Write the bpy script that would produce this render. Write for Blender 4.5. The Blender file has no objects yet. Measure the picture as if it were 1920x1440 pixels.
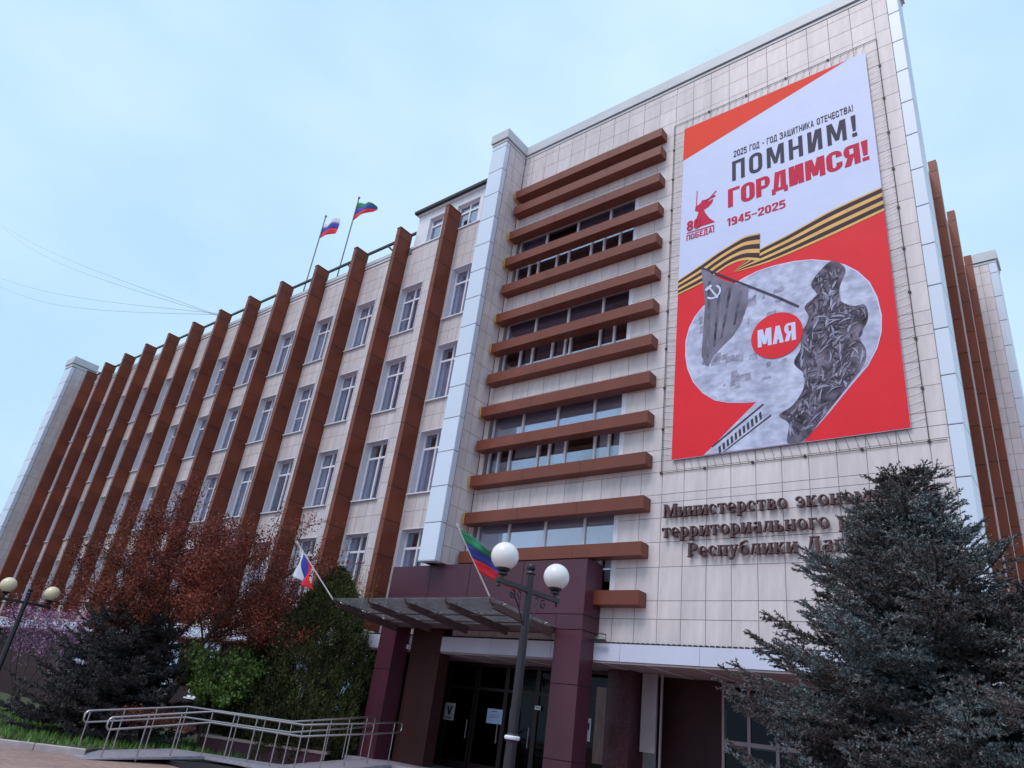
import bpy, math, random
import numpy as np
from mathutils import Vector, Matrix

random.seed(7)
RNG = np.random.default_rng(11)
S = bpy.context.scene
COL = S.collection
R = math.radians

# ---------------------------------------------------------------- camera
cd = bpy.data.cameras.new('camera'); cam = bpy.data.objects.new('camera', cd); COL.objects.link(cam)
cd.sensor_width = 36.0; cd.lens = 25.425; cd.clip_end = 3000; cd.clip_start = 0.05
XR = Vector((0.77554886, 0.61848732, 0.1264808))
XD = Vector((-0.18229855, 0.41123442, -0.89311449))
XF = Vector((-0.60439325, 0.66959666, 0.43168173))
cam.matrix_world = Matrix(((XR.x, -XD.x, -XF.x, 0), (XR.y, -XD.y, -XF.y, 0), (XR.z, -XD.z, -XF.z, 1.6), (0, 0, 0, 1)))
S.camera = cam

# ---------------------------------------------------------------- world, sun, exposure
SUN_EL, SUN_AZ = R(56), R(188)          # azimuth measured clockwise from +Y; light comes from the front left
w = bpy.data.worlds.new('World'); S.world = w; w.use_nodes = True
nt = w.node_tree; N = nt.nodes; LK = nt.links
for n in list(N): N.remove(n)
out = N.new('ShaderNodeOutputWorld'); bg = N.new('ShaderNodeBackground'); bg.inputs[1].default_value = 0.1
sky = N.new('ShaderNodeTexSky'); sky.sky_type = 'NISHITA'; sky.sun_disc = False
sky.sun_elevation = SUN_EL; sky.sun_rotation = SUN_AZ; sky.air_density = 1.0; sky.dust_density = 2.0
tc = N.new('ShaderNodeTexCoord'); mp = N.new('ShaderNodeMapping'); mp.inputs['Scale'].default_value = (1.2, 1.2, 2.4)
no = N.new('ShaderNodeTexNoise'); no.inputs['Scale'].default_value = 1.3; no.inputs['Detail'].default_value = 7; no.inputs['Roughness'].default_value = 0.5
cr = N.new('ShaderNodeValToRGB')
cr.color_ramp.elements[0].position = 0.38; cr.color_ramp.elements[0].color = (0.50, 0.75, 1.0, 1)
cr.color_ramp.elements[1].position = 0.62; cr.color_ramp.elements[1].color = (0.66, 0.88, 1.04, 1)
sc_ = N.new('ShaderNodeVectorMath'); sc_.operation = 'SCALE'; sc_.inputs['Scale'].default_value = 10.0
mx = N.new('ShaderNodeMix'); mx.data_type = 'RGBA'; mx.inputs[0].default_value = 0.9
LK.new(tc.outputs['Generated'], mp.inputs[0]); LK.new(mp.outputs[0], no.inputs[0]); LK.new(no.outputs[0], cr.inputs[0])
LK.new(cr.outputs[0], sc_.inputs[0]); LK.new(sky.outputs[0], mx.inputs[6]); LK.new(sc_.outputs[0], mx.inputs[7])
LK.new(mx.outputs[2], bg.inputs[0]); LK.new(bg.outputs[0], out.inputs[0])

sd = bpy.data.lights.new('sun', 'SUN'); sun = bpy.data.objects.new('sun', sd); COL.objects.link(sun)
sd.energy = 1.5; sd.angle = R(25); sd.color = (1.0, 0.93, 0.90)
sdir = Vector((math.sin(SUN_AZ) * math.cos(SUN_EL), math.cos(SUN_AZ) * math.cos(SUN_EL), math.sin(SUN_EL)))
sun.rotation_euler = sdir.to_track_quat('Z', 'Y').to_euler()
S.view_settings.view_transform = 'Standard'; S.view_settings.look = 'None'
S.view_settings.exposure = 0.15; S.view_settings.gamma = 1.0; S.view_settings.use_curve_mapping = False

# ---------------------------------------------------------------- materials
def mat(name, col, rough=0.6, metal=0.0, var=0.12, scale=3.0, obj_var=0.0, isl_var=0.0, bump=0.0, bscale=40.0,
        spec=0.5, trans=0.0, emit=None, stretch=(1, 1, 1), col2=None, coat=0.0, subs=0.0):
    m = bpy.data.materials.new(name); m.use_nodes = True
    t = m.node_tree; b = t.nodes['Principled BSDF']; L = t.links
    b.inputs['Roughness'].default_value = rough; b.inputs['Metallic'].default_value = metal
    b.inputs['Specular IOR Level'].default_value = spec
    b.inputs['Coat Weight'].default_value = coat
    if trans: b.inputs['Transmission Weight'].default_value = trans
    g = t.nodes.new('ShaderNodeTexCoord'); mpn = t.nodes.new('ShaderNodeMapping'); mpn.inputs['Scale'].default_value = stretch
    L.new(g.outputs['Object'], mpn.inputs[0])
    n = t.nodes.new('ShaderNodeTexNoise'); n.inputs['Scale'].default_value = scale; n.inputs['Detail'].default_value = 5
    L.new(mpn.outputs[0], n.inputs[0])
    mr = t.nodes.new('ShaderNodeMapRange'); mr.inputs[1].default_value = 0.3; mr.inputs[2].default_value = 0.7
    mr.inputs[3].default_value = 1 - var; mr.inputs[4].default_value = 1 + var
    L.new(n.outputs[0], mr.inputs[0]); val = mr.outputs[0]
    for vv, node, sock in ((obj_var, 'ShaderNodeObjectInfo', 'Random'), (isl_var, 'ShaderNodeNewGeometry', 'Random Per Island')):
        if vv:
            o = t.nodes.new(node); r2 = t.nodes.new('ShaderNodeMapRange'); r2.inputs[3].default_value = 1 - vv; r2.inputs[4].default_value = 1 + vv
            L.new(o.outputs[sock], r2.inputs[0]); mm = t.nodes.new('ShaderNodeMath'); mm.operation = 'MULTIPLY'
            L.new(val, mm.inputs[0]); L.new(r2.outputs[0], mm.inputs[1]); val = mm.outputs[0]
    vm = t.nodes.new('ShaderNodeVectorMath'); vm.operation = 'SCALE'
    if col2:
        n2 = t.nodes.new('ShaderNodeTexNoise'); n2.inputs['Scale'].default_value = scale * 0.37; n2.inputs['Detail'].default_value = 6
        L.new(mpn.outputs[0], n2.inputs[0])
        c2 = t.nodes.new('ShaderNodeMix'); c2.data_type = 'RGBA'; c2.inputs[6].default_value = (*col, 1); c2.inputs[7].default_value = (*col2, 1)
        r3 = t.nodes.new('ShaderNodeMapRange'); r3.inputs[1].default_value = 0.4; r3.inputs[2].default_value = 0.62
        L.new(n2.outputs[0], r3.inputs[0]); L.new(r3.outputs[0], c2.inputs[0]); L.new(c2.outputs[2], vm.inputs[0])
    else: vm.inputs[0].default_value = col
    L.new(val, vm.inputs['Scale']); L.new(vm.outputs[0], b.inputs['Base Color'])
    if bump:
        nb = t.nodes.new('ShaderNodeTexNoise'); nb.inputs['Scale'].default_value = bscale; nb.inputs['Detail'].default_value = 4
        L.new(g.outputs['Object'], nb.inputs[0]); bp = t.nodes.new('ShaderNodeBump'); bp.inputs['Strength'].default_value = bump
        bp.inputs['Distance'].default_value = 0.02; L.new(nb.outputs[0], bp.inputs['Height']); L.new(bp.outputs[0], b.inputs['Normal'])
    if emit: b.inputs['Emission Color'].default_value = (*emit[0], 1); b.inputs['Emission Strength'].default_value = emit[1]
    return m

def glass_mat(name, tint, refl=0.3, rough=0.03, dirt=0.0, dirtcol=(0.5, 0.5, 0.5)):
    m = bpy.data.materials.new(name); m.use_nodes = True; t = m.node_tree; L = t.links
    for n in list(t.nodes): t.nodes.remove(n)
    o = t.nodes.new('ShaderNodeOutputMaterial'); a = t.nodes.new('ShaderNodeBsdfTransparent'); g = t.nodes.new('ShaderNodeBsdfGlossy')
    a.inputs[0].default_value = (*tint, 1); g.inputs['Roughness'].default_value = rough; g.inputs[0].default_value = (0.9, 0.93, 1, 1)
    f = t.nodes.new('ShaderNodeLayerWeight'); f.inputs[0].default_value = 0.35
    mr = t.nodes.new('ShaderNodeMapRange'); mr.inputs[3].default_value = refl * 0.5; mr.inputs[4].default_value = min(1, refl * 2.2)
    L.new(f.outputs['Fresnel'], mr.inputs[0])
    x = t.nodes.new('ShaderNodeMixShader'); L.new(mr.outputs[0], x.inputs[0]); L.new(a.outputs[0], x.inputs[1]); L.new(g.outputs[0], x.inputs[2])
    last = x.outputs[0]
    if dirt:
        d = t.nodes.new('ShaderNodeBsdfDiffuse'); d.inputs[0].default_value = (*dirtcol, 1)
        tl = t.nodes.new('ShaderNodeBsdfTranslucent'); tl.inputs[0].default_value = (*dirtcol, 1)
        dm = t.nodes.new('ShaderNodeMixShader'); dm.inputs[0].default_value = 0.5; L.new(d.outputs[0], dm.inputs[1]); L.new(tl.outputs[0], dm.inputs[2])
        tcn = t.nodes.new('ShaderNodeTexCoord'); mp2 = t.nodes.new('ShaderNodeMapping'); mp2.inputs['Scale'].default_value = (1.2, 5, 5)
        mp2.inputs['Rotation'].default_value = (0, 0, 0.5)
        nn = t.nodes.new('ShaderNodeTexNoise'); nn.inputs['Scale'].default_value = 2.2; nn.inputs['Detail'].default_value = 6
        r = t.nodes.new('ShaderNodeMapRange'); r.inputs[1].default_value = 0.35; r.inputs[2].default_value = 0.7; r.inputs[3].default_value = dirt * 0.35; r.inputs[4].default_value = dirt
        L.new(tcn.outputs['Object'], mp2.inputs[0]); L.new(mp2.outputs[0], nn.inputs[0]); L.new(nn.outputs[0], r.inputs[0])
        x2 = t.nodes.new('ShaderNodeMixShader'); L.new(r.outputs[0], x2.inputs[0]); L.new(last, x2.inputs[1]); L.new(dm.outputs[0], x2.inputs[2]); last = x2.outputs[0]
    L.new(last, o.inputs[0]); return m

M = {}
M['tile'] = mat('porcelain_tile', (0.66, 0.575, 0.595), 0.45, var=0.07, scale=2.2, obj_var=0.05, isl_var=0.045, bump=0.05, bscale=60, stretch=(3, 3, 0.6))
M['tileback'] = mat('tile_backing', (0.27, 0.225, 0.235), 0.9)
M['fin'] = mat('bronze_panel', (0.180, 0.038, 0.016), 0.42, 0.1, var=0.12, scale=1.3, obj_var=0.13, bump=0.25, bscale=2.5, spec=0.45)
M['fincore'] = mat('bronze_core', (0.03, 0.015, 0.012), 0.8)
M['louvre'] = mat('louvre_bronze', (0.175, 0.042, 0.023), 0.42, 0.1, var=0.12, scale=1.2, obj_var=0.06, spec=0.45)
M['tip_glint'] = mat('louvre_end_glint', (0.75, 0.48, 0.12), 0.25, 0.8, var=0.1)  # gold colour painted in for light reflected by the louvre ends
M['pale'] = mat('pale_cladding', (0.66, 0.72, 0.86), 0.38, 0.0, var=0.03, scale=0.7, obj_var=0.03, spec=0.5)
M['lav'] = mat('lavender_cladding', (0.62, 0.58, 0.68), 0.5, var=0.04)
M['coping'] = mat('coping_metal', (0.55, 0.55, 0.60), 0.45, 0.0, var=0.08, scale=1.5, stretch=(1, 1, 4))
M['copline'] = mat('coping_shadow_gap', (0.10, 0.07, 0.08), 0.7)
M['white'] = mat('white_frame', (0.78, 0.75, 0.82), 0.4, var=0.04)
M['reveal'] = mat('white_reveal', (0.70, 0.67, 0.75), 0.5, var=0.06, scale=3)
M['sill'] = mat('sill_metal', (0.72, 0.71, 0.80), 0.35, var=0.05)
M['glass'] = glass_mat('window_glass', (0.86, 0.87, 0.93), 0.30)
M['glassdark'] = glass_mat('dark_glass', (0.20, 0.18, 0.20), 0.025)
M['canglass'] = glass_mat('canopy_glass', (0.72, 0.75, 0.77), 0.16, 0.08, dirt=0.42, dirtcol=(0.42, 0.42, 0.44))
M['blind'] = mat('roller_blind', (0.88, 0.85, 0.87), 0.8, var=0.06, obj_var=0.15)
M['greyblind'] = mat('grey_blind', (0.36, 0.30, 0.34), 0.8, var=0.12, obj_var=0.3)
M['curtain'] = mat('sheer_curtain', (0.85, 0.86, 0.92), 0.85, var=0.22, scale=4, obj_var=0.2, stretch=(9, 9, 0.4))
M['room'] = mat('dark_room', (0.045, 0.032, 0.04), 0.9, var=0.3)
M['fascia'] = mat('fascia_metal', (0.58, 0.59, 0.74), 0.4, var=0.05, scale=1, obj_var=0.03)
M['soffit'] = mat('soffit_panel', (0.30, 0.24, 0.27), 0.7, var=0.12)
M['portal'] = mat('maroon_panel', (0.078, 0.021, 0.038), 0.40, var=0.10, scale=0.9, obj_var=0.08, spec=0.4)
M['granite'] = mat('maroon_granite', (0.080, 0.026, 0.036), 0.35, var=0.45, scale=26, obj_var=0.08, col2=(0.055, 0.018, 0.026), spec=0.4)
M['pier'] = mat('brown_granite', (0.050, 0.018, 0.018), 0.45, var=0.25, scale=22, spec=0.3)
M['doorframe'] = mat('dark_door_frame', (0.022, 0.010, 0.012), 0.5)
M['groundwall'] = mat('dark_red_wall', (0.030, 0.009, 0.011), 0.6, var=0.15, spec=0.25)
M['black'] = mat('black_steel', (0.020, 0.018, 0.022), 0.5)
M['steel'] = mat('canopy_steel', (0.085, 0.050, 0.052), 0.5, 0.1, var=0.2, scale=8)
M['stainless'] = mat('stainless_steel', (0.45, 0.40, 0.41), 0.25, 0.9, var=0.05)
M['ramp'] = mat('ramp_plate', (0.34, 0.31, 0.38), 0.45, 0.1, var=0.15, scale=9)
M['post'] = mat('lamp_post_iron', (0.018, 0.012, 0.020), 0.42, var=0.15, scale=12, spec=0.5)
M['globe'] = mat('lamp_globe_white', (0.83, 0.79, 0.83), 0.25, var=0.02)
M['globe2'] = mat('lamp_globe_cream', (0.72, 0.62, 0.42), 0.3, var=0.05)
M['bark'] = mat('bark', (0.070, 0.045, 0.040), 0.9, var=0.4, scale=14, bump=0.4)
M['twig'] = mat('twig_bark', (0.085, 0.040, 0.035), 0.9, var=0.3, scale=20)
M['spruce'] = mat('spruce_needles', (0.160, 0.200, 0.215), 0.65, var=0.55, scale=2.6, isl_var=0.5, col2=(0.105, 0.092, 0.098), spec=0.3)
M['spruce2'] = mat('dark_spruce_needles', (0.070, 0.076, 0.082), 0.6, var=0.35, scale=1.4, isl_var=0.5, col2=(0.045, 0.033, 0.038), spec=0.3)
M['thuja'] = mat('thuja_foliage', (0.082, 0.092, 0.032), 0.7, var=0.4, scale=2.4, isl_var=0.5, col2=(0.050, 0.052, 0.024), spec=0.25)
M['redleaf'] = mat('red_brown_leaves', (0.20, 0.047, 0.027), 0.7, var=0.4, scale=1.0, isl_var=0.55, col2=(0.14, 0.034, 0.030), spec=0.25)
M['greenleaf'] = mat('fresh_green_leaves', (0.12, 0.19, 0.035), 0.6, var=0.35, scale=3, isl_var=0.5, col2=(0.09, 0.14, 0.03))
M['purple'] = mat('purple_blossom', (0.38, 0.20, 0.35), 0.8, var=0.3, scale=3, isl_var=0.4)
M['purpletwig'] = mat('purple_twigs', (0.20, 0.11, 0.17), 0.8, var=0.3)
M['yellowtwig'] = mat('ochre_twigs', (0.30, 0.16, 0.035), 0.8, var=0.3)
M['grass'] = mat('grass_blades', (0.10, 0.20, 0.035), 0.7, var=0.3, scale=1.2, isl_var=0.45)
M['soil'] = mat('soil', (0.055, 0.045, 0.03), 0.95, var=0.4, scale=4, col2=(0.05, 0.075, 0.025))
M['kerb'] = mat('kerb_concrete', (0.42, 0.35, 0.36), 0.8, var=0.15, scale=5, obj_var=0.08, bump=0.2)
M['cream'] = mat('pink_coping', (0.42, 0.30, 0.28), 0.7, var=0.12, scale=6)
M['concrete'] = mat('platform_stone', (0.34, 0.30, 0.35), 0.6, var=0.15, scale=7)
M['b_white'] = mat('banner_white', (0.60, 0.64, 0.90), 0.5, var=0.02, scale=0.8, bump=0.8, bscale=1.1)
M['b_red'] = mat('banner_red', (0.78, 0.020, 0.035), 0.55, var=0.04, scale=0.8, spec=0.25, bump=0.8, bscale=1.1)
M['b_red2'] = mat('banner_orange_red', (0.85, 0.060, 0.030), 0.6, var=0.02, spec=0.2)
M['b_crim'] = mat('banner_crimson_text', (0.60, 0.020, 0.070), 0.6, var=0.02, spec=0.2)
M['b_dark'] = mat('banner_dark_text', (0.060, 0.050, 0.085), 0.6, var=0.02, spec=0.2)
M['b_black'] = mat('ribbon_black', (0.055, 0.030, 0.040), 0.6, var=0.05, spec=0.2)
M['b_or'] = mat('ribbon_orange', (0.80, 0.46, 0.16), 0.6, var=0.12, scale=2, spec=0.2)
M['b_photo'] = mat('print_photo_pale', (0.56, 0.58, 0.76), 0.6, var=0.22, scale=4.2, spec=0.2, col2=(0.42, 0.43, 0.60), stretch=(1, 1, 1.5))
M['b_grey'] = mat('print_photo_grey', (0.20, 0.18, 0.25), 0.6, var=0.35, scale=2.5, spec=0.2, stretch=(1, 1, 0.5))
M['b_mass'] = mat('print_photo_stone', (0.15, 0.125, 0.175), 0.6, var=0.85, scale=3.6, spec=0.2, col2=(0.085, 0.07, 0.11))
M['b_mid'] = mat('print_photo_mid', (0.33, 0.32, 0.44), 0.6, var=0.5, scale=5, spec=0.2)
M['letter'] = mat('sign_letter_bronze', (0.085, 0.034, 0.036), 0.4, var=0.15, scale=5, spec=0.5)
M['rope'] = mat('rope', (0.10, 0.08, 0.09), 0.8)
M['f_white'] = mat('flag_white', (0.72, 0.74, 0.86), 0.8); M['f_blue'] = mat('flag_blue', (0.045, 0.06, 0.38), 0.8)
M['f_red'] = mat('flag_red', (0.72, 0.02, 0.04), 0.8); M['f_green'] = mat('flag_green', (0.02, 0.22, 0.12), 0.8)
M['pole'] = mat('flag_pole', (0.22, 0.20, 0.22), 0.4, 0.3); M['polelight'] = mat('pale_flag_pole', (0.60, 0.55, 0.55), 0.4)
M['paper'] = mat('paper', (0.72, 0.72, 0.78), 0.7); M['paperblue'] = mat('blue_paper', (0.42, 0.52, 0.78), 0.7)
M['ink'] = mat('ink', (0.02, 0.02, 0.02), 0.7)
M['redroof'] = mat('red_roof', (0.45, 0.09, 0.08), 0.7); M['plaster'] = mat('plaster', (0.5, 0.46, 0.46), 0.8)

tm = M['tile'].node_tree; bs = tm.nodes['Principled BSDF']; src = bs.inputs['Base Color'].links[0].from_socket
gp_ = tm.nodes.new('ShaderNodeNewGeometry'); mpp = tm.nodes.new('ShaderNodeMapping'); mpp.inputs['Scale'].default_value = (1.9, 1.9, 0.16)
nn_ = tm.nodes.new('ShaderNodeTexNoise'); nn_.inputs['Scale'].default_value = 1.0; nn_.inputs['Detail'].default_value = 8; nn_.inputs['Roughness'].default_value = 0.65
rr_ = tm.nodes.new('ShaderNodeMapRange'); rr_.inputs[1].default_value = 0.38; rr_.inputs[2].default_value = 0.60; rr_.inputs[3].default_value = 0.90; rr_.inputs[4].default_value = 1.04
vs_ = tm.nodes.new('ShaderNodeVectorMath'); vs_.operation = 'SCALE'
tm.links.new(gp_.outputs['Position'], mpp.inputs[0]); tm.links.new(mpp.outputs[0], nn_.inputs[0]); tm.links.new(nn_.outputs[0], rr_.inputs[0])
tm.links.new(src, vs_.inputs[0]); tm.links.new(rr_.outputs[0], vs_.inputs['Scale']); tm.links.new(vs_.outputs[0], bs.inputs['Base Color'])
# paving: small pink concrete pavers
pm = bpy.data.materials.new('pink_pavers'); pm.use_nodes = True; t = pm.node_tree; b_ = t.nodes['Principled BSDF']; b_.inputs['Roughness'].default_value = 0.8
g_ = t.nodes.new('ShaderNodeTexCoord'); br = t.nodes.new('ShaderNodeTexBrick'); br.inputs['Scale'].default_value = 1.0
br.inputs['Brick Width'].default_value = 0.2; br.inputs['Row Height'].default_value = 0.1; br.inputs['Mortar Size'].default_value = 0.006
br.inputs['Color1'].default_value = (0.42, 0.25, 0.22, 1); br.inputs['Color2'].default_value = (0.50, 0.33, 0.29, 1); br.inputs['Mortar'].default_value = (0.16, 0.11, 0.10, 1)
nz = t.nodes.new('ShaderNodeTexNoise'); nz.inputs['Scale'].default_value = 0.8; nz.inputs['Detail'].default_value = 5
mm_ = t.nodes.new('ShaderNodeMix'); mm_.data_type = 'RGBA'; mm_.blend_type = 'MULTIPLY'; mm_.inputs[0].default_value = 0.5
t.links.new(g_.outputs['Object'], br.inputs[0]); t.links.new(g_.outputs['Object'], nz.inputs[0]); t.links.new(br.outputs[0], mm_.inputs[6]); t.links.new(nz.outputs[0], mm_.inputs[7])
t.links.new(mm_.outputs[2], b_.inputs['Base Color']); M['paving'] = pm

# ---------------------------------------------------------------- helpers
def link(o, parent=None, loc=None):
    COL.objects.link(o)
    if parent is not None: o.parent = parent
    if loc is not None: o.location = loc
    return o
def empty(name, loc=(0, 0, 0)):
    return link(bpy.data.objects.new(name, None), None, loc)
def tag(o, label=None, cat=None, group=None, kind=None):
    if label: o['label'] = label
    if cat: o['category'] = cat
    if group: o['group'] = group
    if kind: o['kind'] = kind
    return o
class MB:
    """collects boxes, tubes, polygons and builds them as one mesh"""
    def __init__(s): s.v = []; s.f = []; s.m = []
    def add(s, vs, fs, mi=0):
        k = len(s.v); s.v += [tuple(a) for a in vs]; s.f += [tuple(i + k for i in f) for f in fs]; s.m += [mi] * len(fs); return s
    def box(s, x0, y0, z0, x1, y1, z1, mi=0):
        v = [(x0, y0, z0), (x1, y0, z0), (x1, y1, z0), (x0, y1, z0), (x0, y0, z1), (x1, y0, z1), (x1, y1, z1), (x0, y1, z1)]
        return s.add(v, [(0, 3, 2, 1), (4, 5, 6, 7), (0, 1, 5, 4), (1, 2, 6, 5), (2, 3, 7, 6), (3, 0, 4, 7)], mi)
    def tube(s, pts, r, n=8, mi=0, caps=True):
        pts = [Vector(p) for p in pts]; rs = r if isinstance(r, (list, tuple)) else [r] * len(pts)
        vs = []; fs = []; up = None
        for i, p in enumerate(pts):
            d = (pts[min(i + 1, len(pts) - 1)] - pts[max(i - 1, 0)]).normalized()
            if up is None: up = Vector((0, 0, 1)) if abs(d.z) < 0.9 else Vector((1, 0, 0))
            a = d.cross(up).normalized(); b = a.cross(d).normalized(); up = b
            for k in range(n):
                t = 2 * math.pi * k / n; vs.append(p + (a * math.cos(t) + b * math.sin(t)) * rs[i])
        for i in range(len(pts) - 1):
            for k in range(n):
                fs.append((i * n + k, i * n + (k + 1) % n, (i + 1) * n + (k + 1) % n, (i + 1) * n + k))
        if caps: fs.append(tuple(range(n - 1, -1, -1))); fs.append(tuple((len(pts) - 1) * n + k for k in range(n)))
        return s.add(vs, fs, mi)
    def lathe(s, prof, cx=0, cy=0, n=16, mi=0):
        vs = []; fs = []
        for r, z in prof:
            for k in range(n):
                t = 2 * math.pi * k / n; vs.append((cx + r * math.cos(t), cy + r * math.sin(t), z))
        for i in range(len(prof) - 1):
            for k in range(n): fs.append((i * n + k, i * n + (k + 1) % n, (i + 1) * n + (k + 1) % n, (i + 1) * n + k))
        return s.add(vs, fs, mi)
    def slab(s, poly, y0, y1, mi=0):
        """polygon in x,z extruded from y0 (front) to y1"""
        n = len(poly); vs = [(x, y0, z) for x, z in poly] + [(x, y1, z) for x, z in poly]
        fs = [tuple(range(n)), tuple(range(2 * n - 1, n - 1, -1))] + [(i, i + n, (i + 1) % n + n, (i + 1) % n) for i in range(n)]
        return s.add(vs, fs, mi)
    def mesh(s, name, mats, smooth=False):
        me = bpy.data.meshes.new(name); me.from_pydata(s.v, [], s.f)
        for m in (mats if isinstance(mats, (list, tuple)) else [mats]): me.materials.append(m)
        if any(s.m): me.polygons.foreach_set('material_index', s.m)
        if smooth: me.polygons.foreach_set('use_smooth', [True] * len(s.f))
        me.update(); return me
    def build(s, name, mats, parent=None, loc=None, smooth=False, origin=None):
        if origin is not None:
            s.v = [(a - origin[0], b - origin[1], c - origin[2]) for a, b, c in s.v]; loc = origin
        o = bpy.data.objects.new(name, s.mesh(name, mats, smooth)); return link(o, parent, loc)
def bevel(o, wd=0.01, seg=1):
    m = o.modifiers.new('bevel', 'BEVEL'); m.width = wd; m.segments = seg; m.limit_method = 'ANGLE'; return o
def inst(src_mesh, name, parent, loc, rot=None):
    o = bpy.data.objects.new(name, src_mesh); link(o, parent, loc)
    if rot: o.rotation_euler = rot
    return o
def box(name, m, parent, x0, y0, z0, x1, y1, z1, bev=0):
    o = MB().box(x0, y0, z0, x1, y1, z1).build(name, m, parent, origin=(x0, y0, z0))
    if bev: bevel(o, bev)
    return o

# ================================================================ SETTING: ground
MB().box(-400, -300, -0.5, 400, 400, 0.0).build('paving', M['paving'])
bpy.data.objects['paving']['kind'] = 'structure'
lawn_pts = [(-18.06, 7.98), (-19.0, 6.46), (-30, -11.3), (-75, -11.3), (-75, 16.0), (-17.3, 16.0), (-17.3, 14.3), (-18.7, 12.0), (-18.7, 8.6)]
def prism(poly, z0, z1):
    n = len(poly); vs = [(x, y, z0) for x, y in poly] + [(x, y, z1) for x, y in poly]
    return MB().add(vs, [tuple(range(n - 1, -1, -1)), tuple(range(n, 2 * n))] + [(i, (i + 1) % n, (i + 1) % n + n, i + n) for i in range(n)])
lawn = prism(lawn_pts, -0.05, 0.11).build('lawn', M['soil']); lawn['kind'] = 'structure'
kb = empty('kerb'); kb['kind'] = 'structure'
kd = Vector((-19.0 + 18.06, 6.46 - 7.98, 0)).normalized(); ang = math.atan2(kd.y, kd.x)
ks = bevel(MB().box(0.006, -0.07, -0.03, 0.994, 0.07, 0.14).build('kerb_stone', M['kerb'], kb, (-18.02, 8.03, 0)), 0.015)
ks.rotation_euler.z = ang
for i in range(1, 14):
    c = ks.copy(); link(c, kb); c.location = Vector((-18.02, 8.03, 0)) + kd * i
nb = 26000
px = RNG.uniform(-32, -17.5, nb); py = RNG.uniform(-2, 13.0, nb)
inside = ((px + 18.06) * (-1.52) - (py - 7.98) * (-0.94) > 0.15 * 0) & (((px + 18.06) * kd.y - (py - 7.98) * kd.x) > 0.12) & (px < -18.75)
px, py = px[inside], py[inside]; nb = len(px)
h = RNG.uniform(0.06, 0.20, nb); a = RNG.uniform(0, 6.28, nb); wd = RNG.uniform(0.010, 0.022, nb)
le = RNG.uniform(-0.07, 0.07, (nb, 2))
V = np.zeros((nb, 3, 3)); V[:, 0] = np.stack([px - np.cos(a) * wd, py - np.sin(a) * wd, np.full(nb, 0.10)], 1)
V[:, 1] = np.stack([px + np.cos(a) * wd, py + np.sin(a) * wd, np.full(nb, 0.10)], 1); V[:, 2] = np.stack([px + le[:, 0], py + le[:, 1], 0.11 + h], 1)
def tri_obj(name, V, m, parent=None, loc=None):
    n = V.shape[0]; me = bpy.data.meshes.new(name); me.vertices.add(n * 3); me.vertices.foreach_set('co', V.reshape(-1).astype(np.float32))
    me.loops.add(n * 3); me.loops.foreach_set('vertex_index', np.arange(n * 3, dtype=np.int32)); me.polygons.add(n)
    me.polygons.foreach_set('loop_start', np.arange(0, n * 3, 3, dtype=np.int32)); me.materials.append(m); me.update(calc_edges=True)
    return link(bpy.data.objects.new(name, me), parent, loc)
g = tri_obj('grass', V, M['grass']); tag(g, 'fresh green grass on the lawn behind the kerb', 'grass', kind='stuff')

# ================================================================ THE BUILDING
B = empty('office_building', (-20, 16, 0))
tag(B, 'long five storey office building with beige tiles, brown vertical fins and brown horizontal louvres', 'building')
B0 = Matrix.Translation((20, -16, 0))
class BP:   # building parts are given in world coordinates
    pass
def bpart(o):
    o.parent = B; o.matrix_parent_inverse = B0; return o
def bbox(name, m, x0, y0, z0, x1, y1, z1, bev=0, parent=None):
    o = MB().box(x0, y0, z0, x1, y1, z1).build(name, m, None, origin=(x0, y0, z0))
    if bev: bevel(o, bev)
    if parent is None: bpart(o)
    else: adopt(o, parent)
    return o
def wpos(p):   # world position of a part of the building (parts are never rotated)
    return p.location.copy()
def adopt(o, p):
    o.parent = p; o.matrix_parent_inverse = Matrix.Translation(-p.location); return o

WY, TY = 16.07, 15.60
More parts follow.
